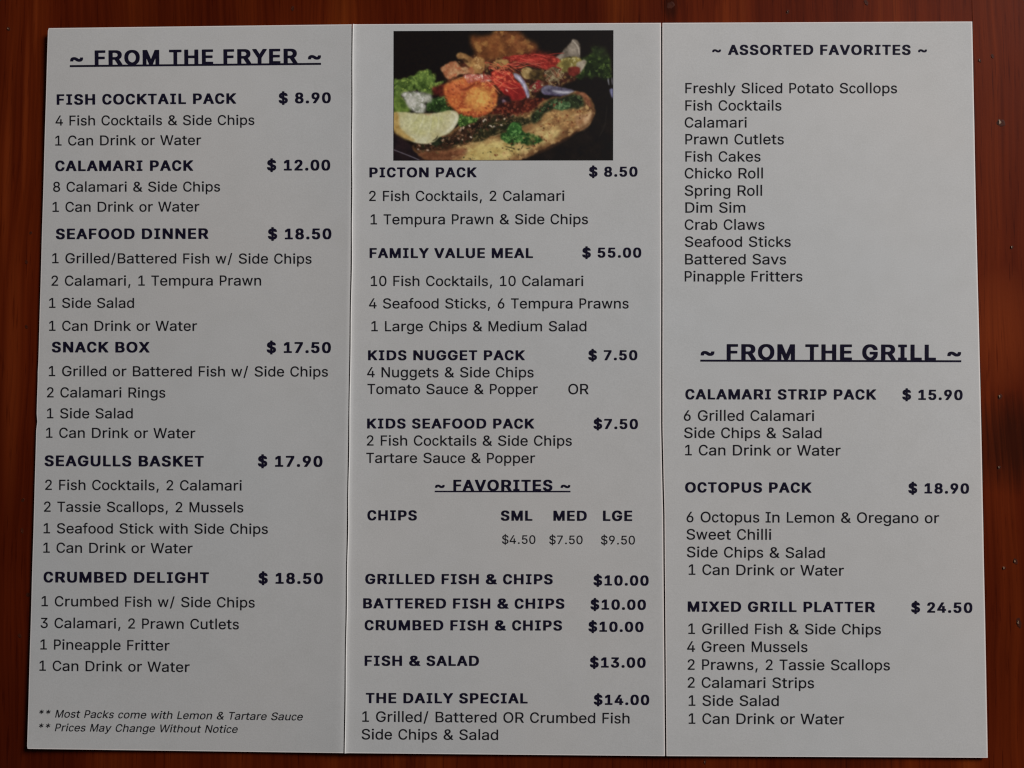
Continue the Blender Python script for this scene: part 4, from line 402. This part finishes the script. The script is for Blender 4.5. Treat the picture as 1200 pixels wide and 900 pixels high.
def line(pan, style, text, u0, v0, u1, v1, under=None, name=None):
    """print one line so that its ink runs from (u0, v0) to (u1, v1) along the base line"""
    st = 'B' if style in 'BH' else 'R'
    pen = 0; items = []; lo = 9; hi = -9
    for ch in text:
        if ch == ' ':
            pen += .342 if st == 'B' else .352; continue
        P, T, adv = glyph(ch, st)
        xs = [p.x for p in P]; lo = min(lo, pen + min(xs)); hi = max(hi, pen + max(xs))
        items.append((pen, P, T)); pen += adv
    em = (u1 - u0) / (hi - lo); eh = em * .975
    du, dv = (u1 - u0), (v1 - v0); ln = math.hypot(du, dv); cu, cv = du / ln, dv / ln
    V = []; F = []
    def put(gx, gy):
        gx += gy * .2 if style == 'I' else 0
        a = (gx - lo) * em; b = gy * eh
        x, y, z = hits(u0 + cu * a + cv * b, v0 + cv * a - cu * b, sheet_z)
        V.append((x, y, z + .000022))
    for pen, P, T in items:
        o = len(V)
        for p in P: put(pen + p.x, p.y)
        for t in T:
            a, b, c = (V[o + i] for i in t[:3])
            cr = (b[0] - a[0]) * (c[1] - a[1]) - (b[1] - a[1]) * (c[0] - a[0])
            if abs(cr) > 1e-15: F.append(tuple(o + i for i in (t if cr > 0 else t[::-1])))
    nm = name or {'B': 'dish_name', 'H': 'section_heading', 'R': 'menu_line', 'I': 'footnote'}[style]
    if st == 'B' and text[0] == '$': nm = 'price'
    o = mesh_obj(nm, V, F, M_ink if st == 'B' else M_grey_ink, PANELS[pan])
    if under:
        ya, yb, th, ua, ub = under; V = []; F = []
        for i in range(61):
            t = i / 60
            for s in (-.5, .5):
                x, y, z = hits(ua + (ub - ua) * t, ya + (yb - ya) * t + s * th, sheet_z); V.append((x, y, z + .000034))
        for i in range(60): F.append((2 * i, 2 * i + 1, 2 * i + 3, 2 * i + 2))
        mesh_obj("underline", V, F, M_ink, PANELS[pan])
for row in LINES: line(*row)

# ------------------------------------------------------------------ the food photograph printed on the middle panel
# painted on a raster in its own coordinates (0..1102 across, 0..650 down), then carried as the print colour of a fine grid
PW, PH, ST = 1102, 650, 2.5
NX, NY = int(PW / ST) + 1, int(PH / ST) + 1
gx, gy = np.meshgrid(np.arange(NX) * ST, np.arange(NY) * ST)
def vnoise(x, y, scale, seed):
    r = np.random.RandomState(seed); G = r.rand(256, 256)
    fx, fy = x / scale + 50, y / scale + 50; ix, iy = np.floor(fx).astype(int), np.floor(fy).astype(int)
    tx, ty = fx - ix, fy - iy; tx = tx * tx * (3 - 2 * tx); ty = ty * ty * (3 - 2 * ty)
    g = lambda a, b: G[a % 256, b % 256]
    return (g(ix, iy) * (1 - tx) + g(ix + 1, iy) * tx) * (1 - ty) + (g(ix, iy + 1) * (1 - tx) + g(ix + 1, iy + 1) * tx) * ty
def fbm(scale, seed, octs=4, x=None, y=None):
    x = gx if x is None else x; y = gy if y is None else y
    s = 0; a = 1; t = 0
    for o in range(octs): s = s + a * vnoise(x, y, scale / 2 ** o, seed + o); t += a; a *= .55
    return s / t
IMG = np.zeros((NY, NX, 3))
def rgb(c): return np.array(c, float)
IMG[:] = rgb((17, 12, 10))
def blur(m, r):
    r = int(round(r / ST))
    for _ in range(2):
        for ax in (0, 1):
            if r < 1: continue
            p = np.pad(m, [(r, r) if a == ax else (0, 0) for a in (0, 1)], mode='edge'); c = np.cumsum(p, ax)
            n = m.shape[ax]; hi_ = np.take(c, range(2 * r, 2 * r + n), ax)
            lo_ = np.concatenate([np.zeros_like(np.take(c, [0], ax)), np.take(c, range(0, n - 1), ax)], ax)
            m = (hi_ - lo_) / (2 * r + 1)
    return m
def spline(P, k=8):
    P = np.array(P, float); n = len(P); out = []
    for i in range(n):
        a, b, c, d = P[(i - 1) % n], P[i], P[(i + 1) % n], P[(i + 2) % n]
        for t in np.arange(k) / k:
            out.append(.5 * (2 * b + (c - a) * t + (2 * a - 5 * b + 4 * c - d) * t * t + (3 * b - a - 3 * c + d) * t ** 3))
    return np.array(out)
def inpoly(P, x, y):
    c = np.zeros(x.shape, bool)
    for (a, b), (d, e) in zip(P, np.roll(P, -1, 0)):
        if b == e: continue
        m = ((b > y) != (e > y)); c ^= m & (x < a + (y - b) * (d - a) / (e - b))
    return c
def blob(P, c1, c2, ns=40, seed=1, rag=0, rs=30, soft=3, alpha=1.0, curve=True, contrast=1.6, c3=None):
    """a shape with a ragged outline whose colour wanders between c1 and c2 (and c3)"""
    global IMG
    wx = gx + rag * (fbm(rs, seed + 50, 3) - .5) * 2; wy = gy + rag * (fbm(rs, seed + 90, 3) - .5) * 2
    m = inpoly(spline(P) if curve else np.array(P, float), wx, wy).astype(float)
    m = blur(m, soft) * alpha
    t = np.clip((fbm(ns, seed, 4) - .5) * contrast * 1.6 + .5, 0, 1)[..., None]
    col = rgb(c1) * (1 - t) + rgb(c2) * t
    if c3 is not None:
        t3 = np.clip((fbm(ns * .6, seed + 200, 4) - .55) * 6, 0, 1)[..., None]; col = col * (1 - t3) + rgb(c3) * t3
    IMG = IMG * (1 - m[..., None]) + col * m[..., None]
def stroke(P, w, c, alpha=1.0, soft=1, taper=True):
    global IMG
    P = np.array(P, float); Q = []
    for i in range(len(P) - 1):
        a = P[max(i - 1, 0)]; b = P[i]; d = P[i + 1]; e = P[min(i + 2, len(P) - 1)]
        for t in np.arange(10) / 10:
            Q.append(.5 * (2 * b + (d - a) * t + (2 * a - 5 * b + 4 * d - e) * t * t + (3 * b - a - 3 * d + e) * t ** 3))
    Q.append(P[-1]); Q = np.array(Q); D = np.full(gx.shape, 1e9)
    for i in range(len(Q) - 1):
        a, b = Q[i], Q[i + 1]; ab = b - a; L = max(ab @ ab, 1e-9)
        t = np.clip(((gx - a[0]) * ab[0] + (gy - a[1]) * ab[1]) / L, 0, 1)
        d = np.hypot(gx - a[0] - t * ab[0], gy - a[1] - t * ab[1])
        s = (i + t) / (len(Q) - 1); ww = w * (1 - .6 * np.abs(2 * s - 1) ** 2) if taper else w
        D = np.minimum(D, d - ww / 2)
    m = np.clip(.5 - D / (2 * soft + ST), 0, 1) * alpha
    IMG = IMG * (1 - m[..., None]) + rgb(c) * m[..., None]
def dots(n, region, rmin, rmax, cols, seed, alpha=.9):
    r = random.Random(seed); P = spline(region)
    x0, y0 = P.min(0); x1_, y1_ = P.max(0); k = 0; tries = 0
    while k < n and tries < n * 30:
        tries += 1; x = r.uniform(x0, x1_); y = r.uniform(y0, y1_)
        if not inpoly(P, np.array([x]), np.array([y]))[0]: continue
        a = r.uniform(0, 3); l = r.uniform(rmin, rmax)
        stroke([(x - math.cos(a) * l * .5, y - math.sin(a) * l * .5), (x + math.cos(a) * l * .5, y + math.sin(a) * l * .5)], l * .9, r.choice(cols), alpha, 1); k += 1
S = lambda *p: [(x - 50, y - 48) for x, y in p]          # read off an enlargement whose corner stood at (50, 48)

# black plate, its rim lights and the pale cloth at the right edge
blob(S((700,640),(900,560),(1100,480),(1160,600),(1160,720),(700,720)), (24,17,14), (15,11,9), 60, 11, 10, 60, 20)
stroke(S((1118,430),(1108,520),(1080,580)), 4, (44,40,38), .5, 3)
blob(S((40,560),(110,600),(180,650),(260,700),(40,710)), (34,22,24), (24,17,20), 50, 12, 4, 40, 6)
stroke(S((48,642),(100,662),(150,682),(190,700)), 4.5, (105,98,108), .9, 1, False)
stroke(S((1128,262),(1124,290),(1128,320)), 7, (150,152,160), .8, 2); stroke(S((1143,285),(1146,320)), 6, (140,140,150), .7, 2)
blob(S((1132,345),(1160,345),(1160,400),(1142,380)), (130,130,165), (100,100,135), 20, 13, 2, 20, 3)
# dark warm mass under the whole pile
blob(S((300,250),(380,200),(460,170),(560,165),(700,160),(860,180),(930,230),(960,290),(880,330),(800,340),(740,400),(620,440),(540,430),(420,330),(320,300)), (74,34,18), (38,20,12), 26, 10, 12, 24, 5, c3=(108,80,38))
# back: fried fish, out of focus
blob(S((440,90),(470,80),(530,80),(560,50),(650,50),(700,80),(760,110),(770,150),(700,170),(600,180),(540,195),(490,195),(455,170)), (118,64,20), (66,32,10), 55, 21, 14, 40, 9, c3=(140,92,34))
blob(S((520,90),(570,80),(600,110),(590,170),(540,180),(520,140)), (146,90,28), (112,58,16), 30, 22, 8, 30, 12, .8)
blob(S((640,100),(700,95),(730,130),(690,150),(640,145)), (140,84,34), (110,56,20), 30, 23, 8, 30, 12, .7)
blob(S((735,140),(800,150),(860,180),(760,190)), (95,26,12), (60,18,10), 30, 24, 8, 30, 8, .7)
# right: cucumber, sprouts, onion wedge, dark green leaf
blob(S((960,190),(1040,170),(1060,130),(1110,150),(1140,200),(1130,280),(1050,280),(960,290),(940,250)), (36,52,14), (18,27,9), 26, 31, 26, 30, 6, c3=(62,82,26))
blob(S((1050,130),(1110,135),(1120,180),(1080,190),(1050,170)), (40,52,22), (26,32,16), 20, 32, 14, 24, 8, .7)
blob(S((860,185),(900,150),(935,110),(950,90),(975,110),(985,150),(978,190),(930,180),(890,195)), (140,128,112), (88,78,66), 36, 33, 5, 20, 3)
stroke(S((945,98),(972,130),(980,170)), 7, (168,156,140), .8, 2)
blob(S((850,220),(880,195),(940,178),(985,190),(1000,225),(960,250),(900,262),(850,265)), (134,118,44), (92,82,30), 26, 34, 8, 24, 3, c3=(160,150,92))
blob(S((965,215),(1000,195),(1015,208),(1000,240),(980,262),(965,250)), (150,138,118), (120,108,90), 20, 35, 3, 20, 3)
blob(S((925,238),(950,228),(980,235),(980,262),(950,278),(925,265)), (112,34,22), (74,18,12), 20, 36, 4, 20, 3)
blob(S((820,230),(860,225),(890,260),(880,300),(830,300),(810,270)), (120,100,66), (66,52,30), 18, 37, 12, 18, 3, c3=(150,134,98))
for q in range(16):
    r_ = random.Random(q + 400); x = r_.uniform(820, 900); y = r_.uniform(225, 290)
    stroke(S((x, y), (x + r_.uniform(-20, 20), y + r_.uniform(5, 20)), (x + r_.uniform(-30, 30), y + r_.uniform(20, 45))), r_.uniform(3, 6), r_.choice([(160,142,110),(134,110,70),(110,92,62),(112,40,24)]), .8)
# red grated carrot and the dark filling between
blob(S((600,190),(680,170),(780,165),(870,180),(880,205),(840,235),(780,240),(700,225),(640,215)), (140,32,18), (92,16,10), 20, 41, 10, 20, 3, c3=(176,58,36))
blob(S((650,215),(740,205),(790,225),(780,262),(700,262),(650,245)), (46,34,20), (28,20,12), 20, 42, 8, 20, 5)
for q in range(46):
    r_ = random.Random(q); x = r_.uniform(600, 820); y = r_.uniform(172, 235)
    stroke(S((x, y), (x + r_.uniform(20, 45), y + r_.uniform(-10, 8)), (x + r_.uniform(50, 90), y + r_.uniform(-12, 20))), r_.uniform(2.5, 5), r_.choice([(190,58,40),(160,34,22),(120,18,12),(202,84,60)]), .8)
# chips
blob(S((365,165),(385,158),(440,180),(450,215),(430,232),(400,195),(370,188)), (152,112,56), (118,78,36), 24, 51, 5, 20, 3)
blob(S((440,190),(470,175),(500,190),(510,230),(490,262),(440,260),(430,220)), (166,122,58), (124,78,32), 22, 52, 7, 20, 3, c3=(186,146,84))
blob(S((290,230),(335,205),(355,200),(380,225),(420,228),(460,245),(440,262),(380,265),(330,290),(305,270)), (184,140,92), (146,84,46), 26, 53, 8, 20, 3, c3=(170,94,52))
blob(S((550,205),(580,192),(620,195),(625,215),(595,230),(555,225)), (158,120,56), (124,88,36), 22, 54, 5, 20, 3)
stroke(S((398,190),(420,205)), 16, (56,32,14), .8, 3)
blob(S((690,245),(720,235),(745,250),(742,280),(715,290),(695,275)), (176,150,88), (140,112,58), 16, 55, 3, 18, 2)
for q in range(40):
    r_ = random.Random(q + 2000); x = r_.uniform(330, 900); y = r_.uniform(200, 300)
    stroke(S((x, y), (x + r_.uniform(-22, 22), y + r_.uniform(-10, 10))), r_.uniform(5, 13), r_.choice([(150,112,60),(120,42,20),(96,72,34),(58,44,22),(170,70,36)]), .45, 4)
# lettuce and the pale sauce
blob(S((40,300),(80,285),(120,290),(150,262),(200,240),(240,262),(262,300),(300,290),(285,340),(250,370),(200,360),(150,350),(90,370),(80,460),(40,460)), (92,118,38), (40,60,14), 26, 61, 22, 26, 3, c3=(118,140,44))
blob(S((45,380),(80,370),(120,400),(140,450),(90,462),(45,455)), (96,120,30), (56,78,16), 22, 62, 8, 20, 4)
blob(S((215,395),(260,380),(310,370),(335,420),(330,455),(270,460),(220,450)), (44,72,24), (20,34,12), 18, 63, 14, 20, 3, c3=(84,118,52))
blob(S((90,365),(130,350),(190,355),(235,370),(240,400),(205,410),(215,455),(160,458),(120,420)), (170,168,156), (120,124,104), 24, 64, 10, 20, 4, c3=(186,184,176))
for q in range(26):
    r_ = random.Random(q + 40); x = r_.uniform(60, 260); y = r_.uniform(255, 350)
    stroke(S((x, y), (x + r_.uniform(-18, 18), y + r_.uniform(8, 22))), r_.uniform(4, 8), r_.choice([(132,156,54),(98,124,36),(26,40,10),(60,84,20)]), .55, 3)
blob(S((240,335),(290,318),(330,322),(350,350),(310,372),(260,372)), (98,32,22), (62,18,12), 22, 65, 8, 20, 5)
# prawn in batter
blob(S((300,330),(340,300),(400,280),(470,285),(530,300),(565,345),(572,400),(545,450),(490,478),(430,480),(370,450),(330,420),(310,380)), (186,92,20), (140,50,12), 44, 71, 9, 24, 4, c3=(206,128,38))
blob(S((430,350),(500,330),(545,365),(550,415),(500,450),(445,440),(410,400)), (210,152,54), (184,116,34), 24, 72, 12, 24, 14, .9)
blob(S((320,320),(380,295),(420,310),(410,350),(350,360)), (206,112,48), (170,74,24), 24, 73, 10, 24, 10, .8)
blob(S((350,430),(420,470),(500,470),(545,440),(520,462),(480,485),(400,482)), (150,54,14), (118,38,10), 24, 74, 8, 24, 6, .8)
stroke(S((385,345),(420,338),(450,318),(470,312)), 12, (104,34,12), .8, 4)
blob(S((400,275),(450,265),(530,270),(545,295),(500,305),(470,300),(440,315),(415,300)), (196,120,100), (160,72,58), 20, 75, 6, 20, 3, c3=(214,178,158))
for q in range(60):
    r_ = random.Random(q + 140); a = r_.uniform(0, 6.28); rr = r_.uniform(.2, 1)
    x = 440 + math.cos(a) * 115 * rr; y = 385 + math.sin(a) * 85 * rr
    stroke(S((x, y), (x + r_.uniform(-9, 9), y + r_.uniform(-9, 9))), r_.uniform(3, 8), r_.choice([(222,156,60),(160,66,16),(198,112,34),(140,48,12)]), .45, 3)
for q in range(110):
    r_ = random.Random(q + 3300); a = r_.uniform(0, 6.28); rr = r_.uniform(.72, 1.04)
    x = 440 + math.cos(a) * 124 * rr; y = 385 + math.sin(a) * 93 * rr
    stroke(S((x, y), (x + math.cos(a) * r_.uniform(4, 14), y + math.sin(a) * r_.uniform(4, 12))), r_.uniform(3, 7), r_.choice([(196,104,40),(124,40,12),(168,72,22),(92,28,10),(214,140,64)]), .6, 2)
for q in range(30):
    r_ = random.Random(q + 3500); x = r_.gauss(475, 34); y = r_.gauss(385, 26)
    stroke(S((x, y), (x + r_.uniform(-14, 14), y + r_.uniform(-16, 16))), r_.uniform(4, 9), r_.choice([(224,166,62),(206,140,44),(232,184,86)]), .35, 4)
# grated carrot in front, tomato, onion
blob(S((535,265),(580,245),(640,255),(660,290),(700,330),(712,370),(680,395),(640,398),(600,360),(560,320)), (182,40,22), (128,20,12), 30, 81, 7, 20, 3, c3=(208,84,44))
blob(S((600,340),(650,310),(700,340),(715,375),(685,398),(640,395),(610,370)), (160,26,18), (116,14,12), 34, 82, 4, 20, 3)
for q in range(60):
    r_ = random.Random(q + 900); x = r_.uniform(505, 640); y = r_.uniform(215, 330)
    stroke(S((x, y), (x + r_.uniform(-20, 40), y + r_.uniform(-22, 20)), (x + r_.uniform(-10, 80), y + r_.uniform(-34, 44))), r_.uniform(2.5, 4.5), r_.choice([(206,74,42),(170,38,22),(216,110,60),(120,24,14),(224,132,84)]), .75)
stroke(S((612,342),(622,352)), 8, (222,170,150), .8, 2)
blob(S((652,262),(685,275),(715,320),(730,370),(722,388),(705,350),(680,305),(655,280)), (158,154,170), (112,106,132), 24, 83, 2, 20, 2)
stroke(S((668,275),(700,315),(718,365)), 6, (196,190,210), .7, 2)
blob(S((692,250),(715,232),(738,240),(745,270),(725,290),(700,280)), (160,134,78), (124,96,46), 16, 84, 3, 20, 2)
blob(S((735,250),(790,255),(800,300),(760,300),(735,290)), (84,64,26), (44,32,14), 18, 85, 8, 20, 4)
blob(S((725,335),(770,300),(800,305),(795,335),(770,355),(735,352)), (122,28,30), (90,60,40), 20, 86, 4, 20, 3, c3=(150,140,100))
blob(S((790,335),(830,322),(900,335),(955,348),(960,362),(920,378),(860,372),(800,365)), (104,100,118), (52,46,66), 30, 87, 3, 20, 3)
stroke(S((850,350),(900,358),(950,358)), 14, (186,184,192), .85, 5)
stroke(S((800,362),(860,372),(920,374)), 7, (66,50,92), .6, 4)
stroke(S((845,280),(870,295),(880,320)), 9, (120,104,70), .8, 2)
blob(S((575,385),(620,370),(640,400),(630,430),(590,440),(570,420)), (52,28,30), (26,16,18), 18, 88, 8, 20, 4)
stroke(S((600,398),(608,412)), 18, (146,122,142), .8, 3)
# the grilled fish: sauce side, crust and flesh
blob(S((570,430),(640,400),(760,385),(860,385),(900,400),(820,430),(740,480),(680,490),(600,480),(520,490)), (74,22,12), (44,15,9), 26, 91, 10, 24, 5, c3=(110,42,20))
blob(S((150,625),(230,585),(330,560),(400,510),(520,470),(640,470),(740,450),(800,400),(900,375),(975,352),(1030,385),(1058,430),(1050,480),(1010,540),(960,560),(880,600),(780,650),(700,690),(640,706),(300,706),(190,680)), (132,92,46), (88,56,26), 46, 92, 9, 26, 3, c3=(168,132,76))
blob(S((330,690),(420,630),(520,600),(620,590),(700,580),(740,540),(800,510),(860,500),(900,530),(860,580),(760,630),(680,670),(560,700),(400,705)), (186,162,94), (150,118,60), 40, 93, 14, 30, 9, c3=(192,172,100))
blob(S((390,670),(480,625),(560,610),(640,620),(690,640),(620,680),(500,700)), (184,166,90), (160,134,60), 40, 94, 12, 30, 12, .8)
blob(S((770,500),(850,460),(930,440),(1000,430),(1020,480),(960,530),(880,540),(800,550)), (158,120,62), (114,76,38), 30, 95, 14, 30, 10, .85, c3=(186,140,72))
blob(S((960,470),(1010,470),(1045,450),(1040,490),(1010,540),(975,535)), (186,150,106), (150,110,66), 20, 96, 6, 20, 5, .9)
blob(S((150,620),(240,590),(350,560),(400,515),(520,475),(640,465),(640,500),(560,560),(440,600),(330,640),(230,660),(180,660)), (58,34,20), (28,19,12), 20, 97, 10, 22, 5, c3=(96,62,38))
blob(S((500,520),(560,500),(620,490),(680,480),(740,500),(700,530),(640,550),(560,570),(490,600),(440,600)), (50,44,20), (24,26,12), 18, 98, 10, 22, 5, c3=(92,78,44))
blob(S((180,660),(300,650),(420,640),(380,690),(260,706),(210,690)), (128,78,44), (90,50,26), 26, 99, 8, 22, 6)
blob(S((970,352),(1010,365),(1030,390),(1040,430),(1020,420),(1000,385),(960,368)), (150,92,56), (104,58,32), 20, 100, 4, 20, 3)
for q in range(70):
    r_ = random.Random(q + 4100); t = r_.random(); x = 330 + 660 * t; y = 670 - 205 * t + r_.uniform(-46, 36) * (1 - .4 * t)
    stroke(S((x, y), (x + r_.uniform(14, 40), y - r_.uniform(2, 16))), r_.uniform(3, 8), r_.choice([(196,174,104),(150,110,54),(178,146,80),(112,70,32),(204,186,124)]), .34, 3)
for q in range(60):
    r_ = random.Random(q + 4300); t = r_.random(); x = 190 + 460 * t; y = 650 - 150 * t + r_.uniform(-30, 30)
    stroke(S((x, y), (x + r_.uniform(-10, 16), y + r_.uniform(-8, 8))), r_.uniform(3, 9), r_.choice([(104,84,50),(40,44,22),(22,18,12),(84,50,28),(58,66,34)]), .6, 2)
# herbs
blob(S((740,470),(780,430),(820,400),(900,380),(960,370),(1000,385),(1000,430),(940,440),(860,440),(800,470),(770,510),(735,510)), (38,48,22), (20,24,13), 20, 111, 12, 20, 4, c3=(66,80,44))
blob(S((830,420),(880,400),(930,410),(925,440),(870,445)), (62,92,50), (34,54,28), 18, 112, 8, 20, 3, c3=(96,124,76))
blob(S((590,575),(620,545),(650,510),(680,512),(700,550),(740,565),(790,580),(795,605),(740,620),(690,612),(640,620),(600,600)), (42,84,26), (20,48,14), 20, 113, 12, 18, 2, c3=(80,124,48))
blob(S((630,520),(665,508),(690,530),(690,560),(655,575),(625,560)), (50,104,34), (30,70,22), 20, 114, 6, 18, 3, c3=(84,132,56))
stroke(S((625,600),(660,580),(700,575),(760,590)), 6, (110,154,66), .5, 3)
blob(S((365,480),(400,470),(470,485),(465,505),(420,520),(375,525)), (66,102,30), (30,54,14), 18, 115, 10, 20, 3, c3=(100,134,48))
blob(S((240,600),(270,570),(300,600),(280,620),(240,622)), (34,42,24), (22,26,16), 14, 116, 6, 14, 3)
# lemon wedge
blob(S((50,462),(110,455),(190,462),(260,460),(345,446),(378,470),(365,520),(330,560),(280,580),(250,605),(190,614),(130,595),(80,560),(50,520)), (184,180,142), (168,160,108), 50, 121, 3, 30, 3)
blob(S((48,465),(75,460),(80,520),(110,560),(160,600),(100,585),(50,545)), (150,116,44), (170,140,70), 24, 122, 3, 20, 6)
blob(S((100,475),(180,478),(260,475),(310,475),(290,520),(230,550),(170,570),(120,540)), (170,168,104), (182,180,132), 40, 123, 8, 24, 14, .8)
stroke(S((340,455),(366,475),(352,520),(310,560)), 14, (208,202,176), .7, 5)
for a, b, c, d in ((205,470,170,560),(240,470,225,565),(275,470,270,540),(170,472,125,530)):
    stroke(S((a, b), ((a + c) / 2 + 4, (b + d) / 2), (c, d)), 5, (206,204,172), .5, 3)
    stroke(S((a + 14, b + 6), ((a + c) / 2 + 16, (b + d) / 2), (c + 10, d - 8)), 9, (156,154,92), .35, 5)
stroke(S((205,462),(225,468),(240,464)), 6, (150,104,74), .5, 3)
stroke(S((272,575),(262,590),(248,598)), 6, (40,34,20), .9, 2)
# browned patches and the darker far rim of the fish
for q in range(26):
    r_ = random.Random(q + 5200); t = r_.random(); x = 720 + 300 * t; y = 585 - 130 * t + r_.uniform(-50, 45)
    stroke(S((x, y), (x + r_.uniform(8, 34), y + r_.uniform(-14, 4))), r_.uniform(8, 20), r_.choice([(112,64,30),(96,54,26),(150,100,54),(130,72,34)]), .38, 6)
stroke(S((700,686),(800,648),(900,598),(970,552),(1030,510),(1052,450)), 12, (74,42,20), .55, 6, False)
stroke(S((190,694),(260,702),(340,704)), 16, (70,40,24), .6, 8)
# crumbs, seeds and char marks
dots(60, S((160,620),(330,570),(420,520),(620,470),(640,500),(460,590),(230,650)), 4, 12, [(156,124,96),(186,160,132),(110,76,48),(74,46,28),(202,186,166)], 5, .8)
dots(40, S((160,620),(330,570),(420,520),(620,470),(640,500),(460,590),(230,650)), 6, 16, [(24,18,12),(34,36,18)], 6, .7)
dots(34, S((620,600),(800,520),(1000,440),(1040,450),(980,530),(860,590),(700,660),(500,690)), 4, 11, [(98,44,18),(66,34,16),(120,62,26)], 7, .75)
dots(20, S((620,600),(800,520),(1000,440),(1040,450),(980,530),(860,590),(700,660),(500,690)), 7, 22, [(200,160,98),(190,140,76)], 8, .4)
dots(24, S((400,690),(500,640),(620,630),(700,640),(640,690)), 3, 9, [(46,44,20),(90,66,30)], 9, .8)
dots(40, S((560,380),(700,440),(880,400),(860,430),(700,470),(560,470)), 4, 12, [(104,42,24),(34,14,10),(130,64,40)], 10, .7)
for a, b in (((650,590),(640,630)),((612,628),(655,638)),((700,622),(690,640)),((745,606),(760,628)),((715,640),(735,634))):
    stroke(S(a, b), 5, (40,40,16), .85)
# printed grain, then a fine dark frame line
g_ = (fbm(9, 777, 3) - .5)[..., None]
IMG = IMG * (1 + .22 * g_) + 3 * g_
IMG = np.clip(IMG, 6, 255)
for q_ in range(3):
    soft_ = blur(IMG[..., q_], 3); IMG[..., q_] = IMG[..., q_] * .55 + soft_ * .45
IMG[:2] *= .5; IMG[-2:] *= .6; IMG[:, :2] *= .5; IMG[:, -2:] *= .5
c = IMG / 255.0; lin = np.where(c <= .04045, c / 12.92, ((c + .055) / 1.055) ** 2.4)
INK_GAIN = 1.68
lum_ = lin @ np.array([.25, .65, .1]); lin = lin * .86 + lum_[..., None] * .14
lin = np.clip(lin * INK_GAIN - .004, .002, .9)

V = []; F = []
cTL, cTR, cBR, cBL = (461.2, 36.4), (718.9, 35.4), (718.5, 188.0), (460.9, 188.3)
for j in range(NY):
    for i in range(NX):
        a, b = i / (NX - 1), j / (NY - 1)
        u = (cTL[0] * (1 - a) + cTR[0] * a) * (1 - b) + (cBL[0] * (1 - a) + cBR[0] * a) * b
        v = (cTL[1] * (1 - a) + cTR[1] * a) * (1 - b) + (cBL[1] * (1 - a) + cBR[1] * a) * b
        x, y, z = hits(u, v, sheet_z); V.append((x, y, z + .00002))
for j in range(NY - 1):
    for i in range(NX - 1):
        a = j * NX + i; F.append((a, a + NX, a + NX + 1, a + 1))
k = NT("printed_photo")
at = k.n('ShaderNodeAttribute'); at.attribute_name = "print_colour"; k.l(at.outputs['Color'], k.p.inputs['Base Color'])
k.p.inputs['Roughness'].default_value = .5; k.p.inputs['Specular IOR Level'].default_value = .22
ph = mesh_obj("food_photo", V, F, k.m, P_mid)
ph['label'] = "printed photo of grilled fish with lemon wedge, prawn and salad"
ca = ph.data.color_attributes.new("print_colour", 'FLOAT_COLOR', 'POINT')
ca.data.foreach_set("color", np.concatenate([lin.reshape(-1, 3), np.ones((NX * NY, 1))], 1).astype(np.float32).ravel())
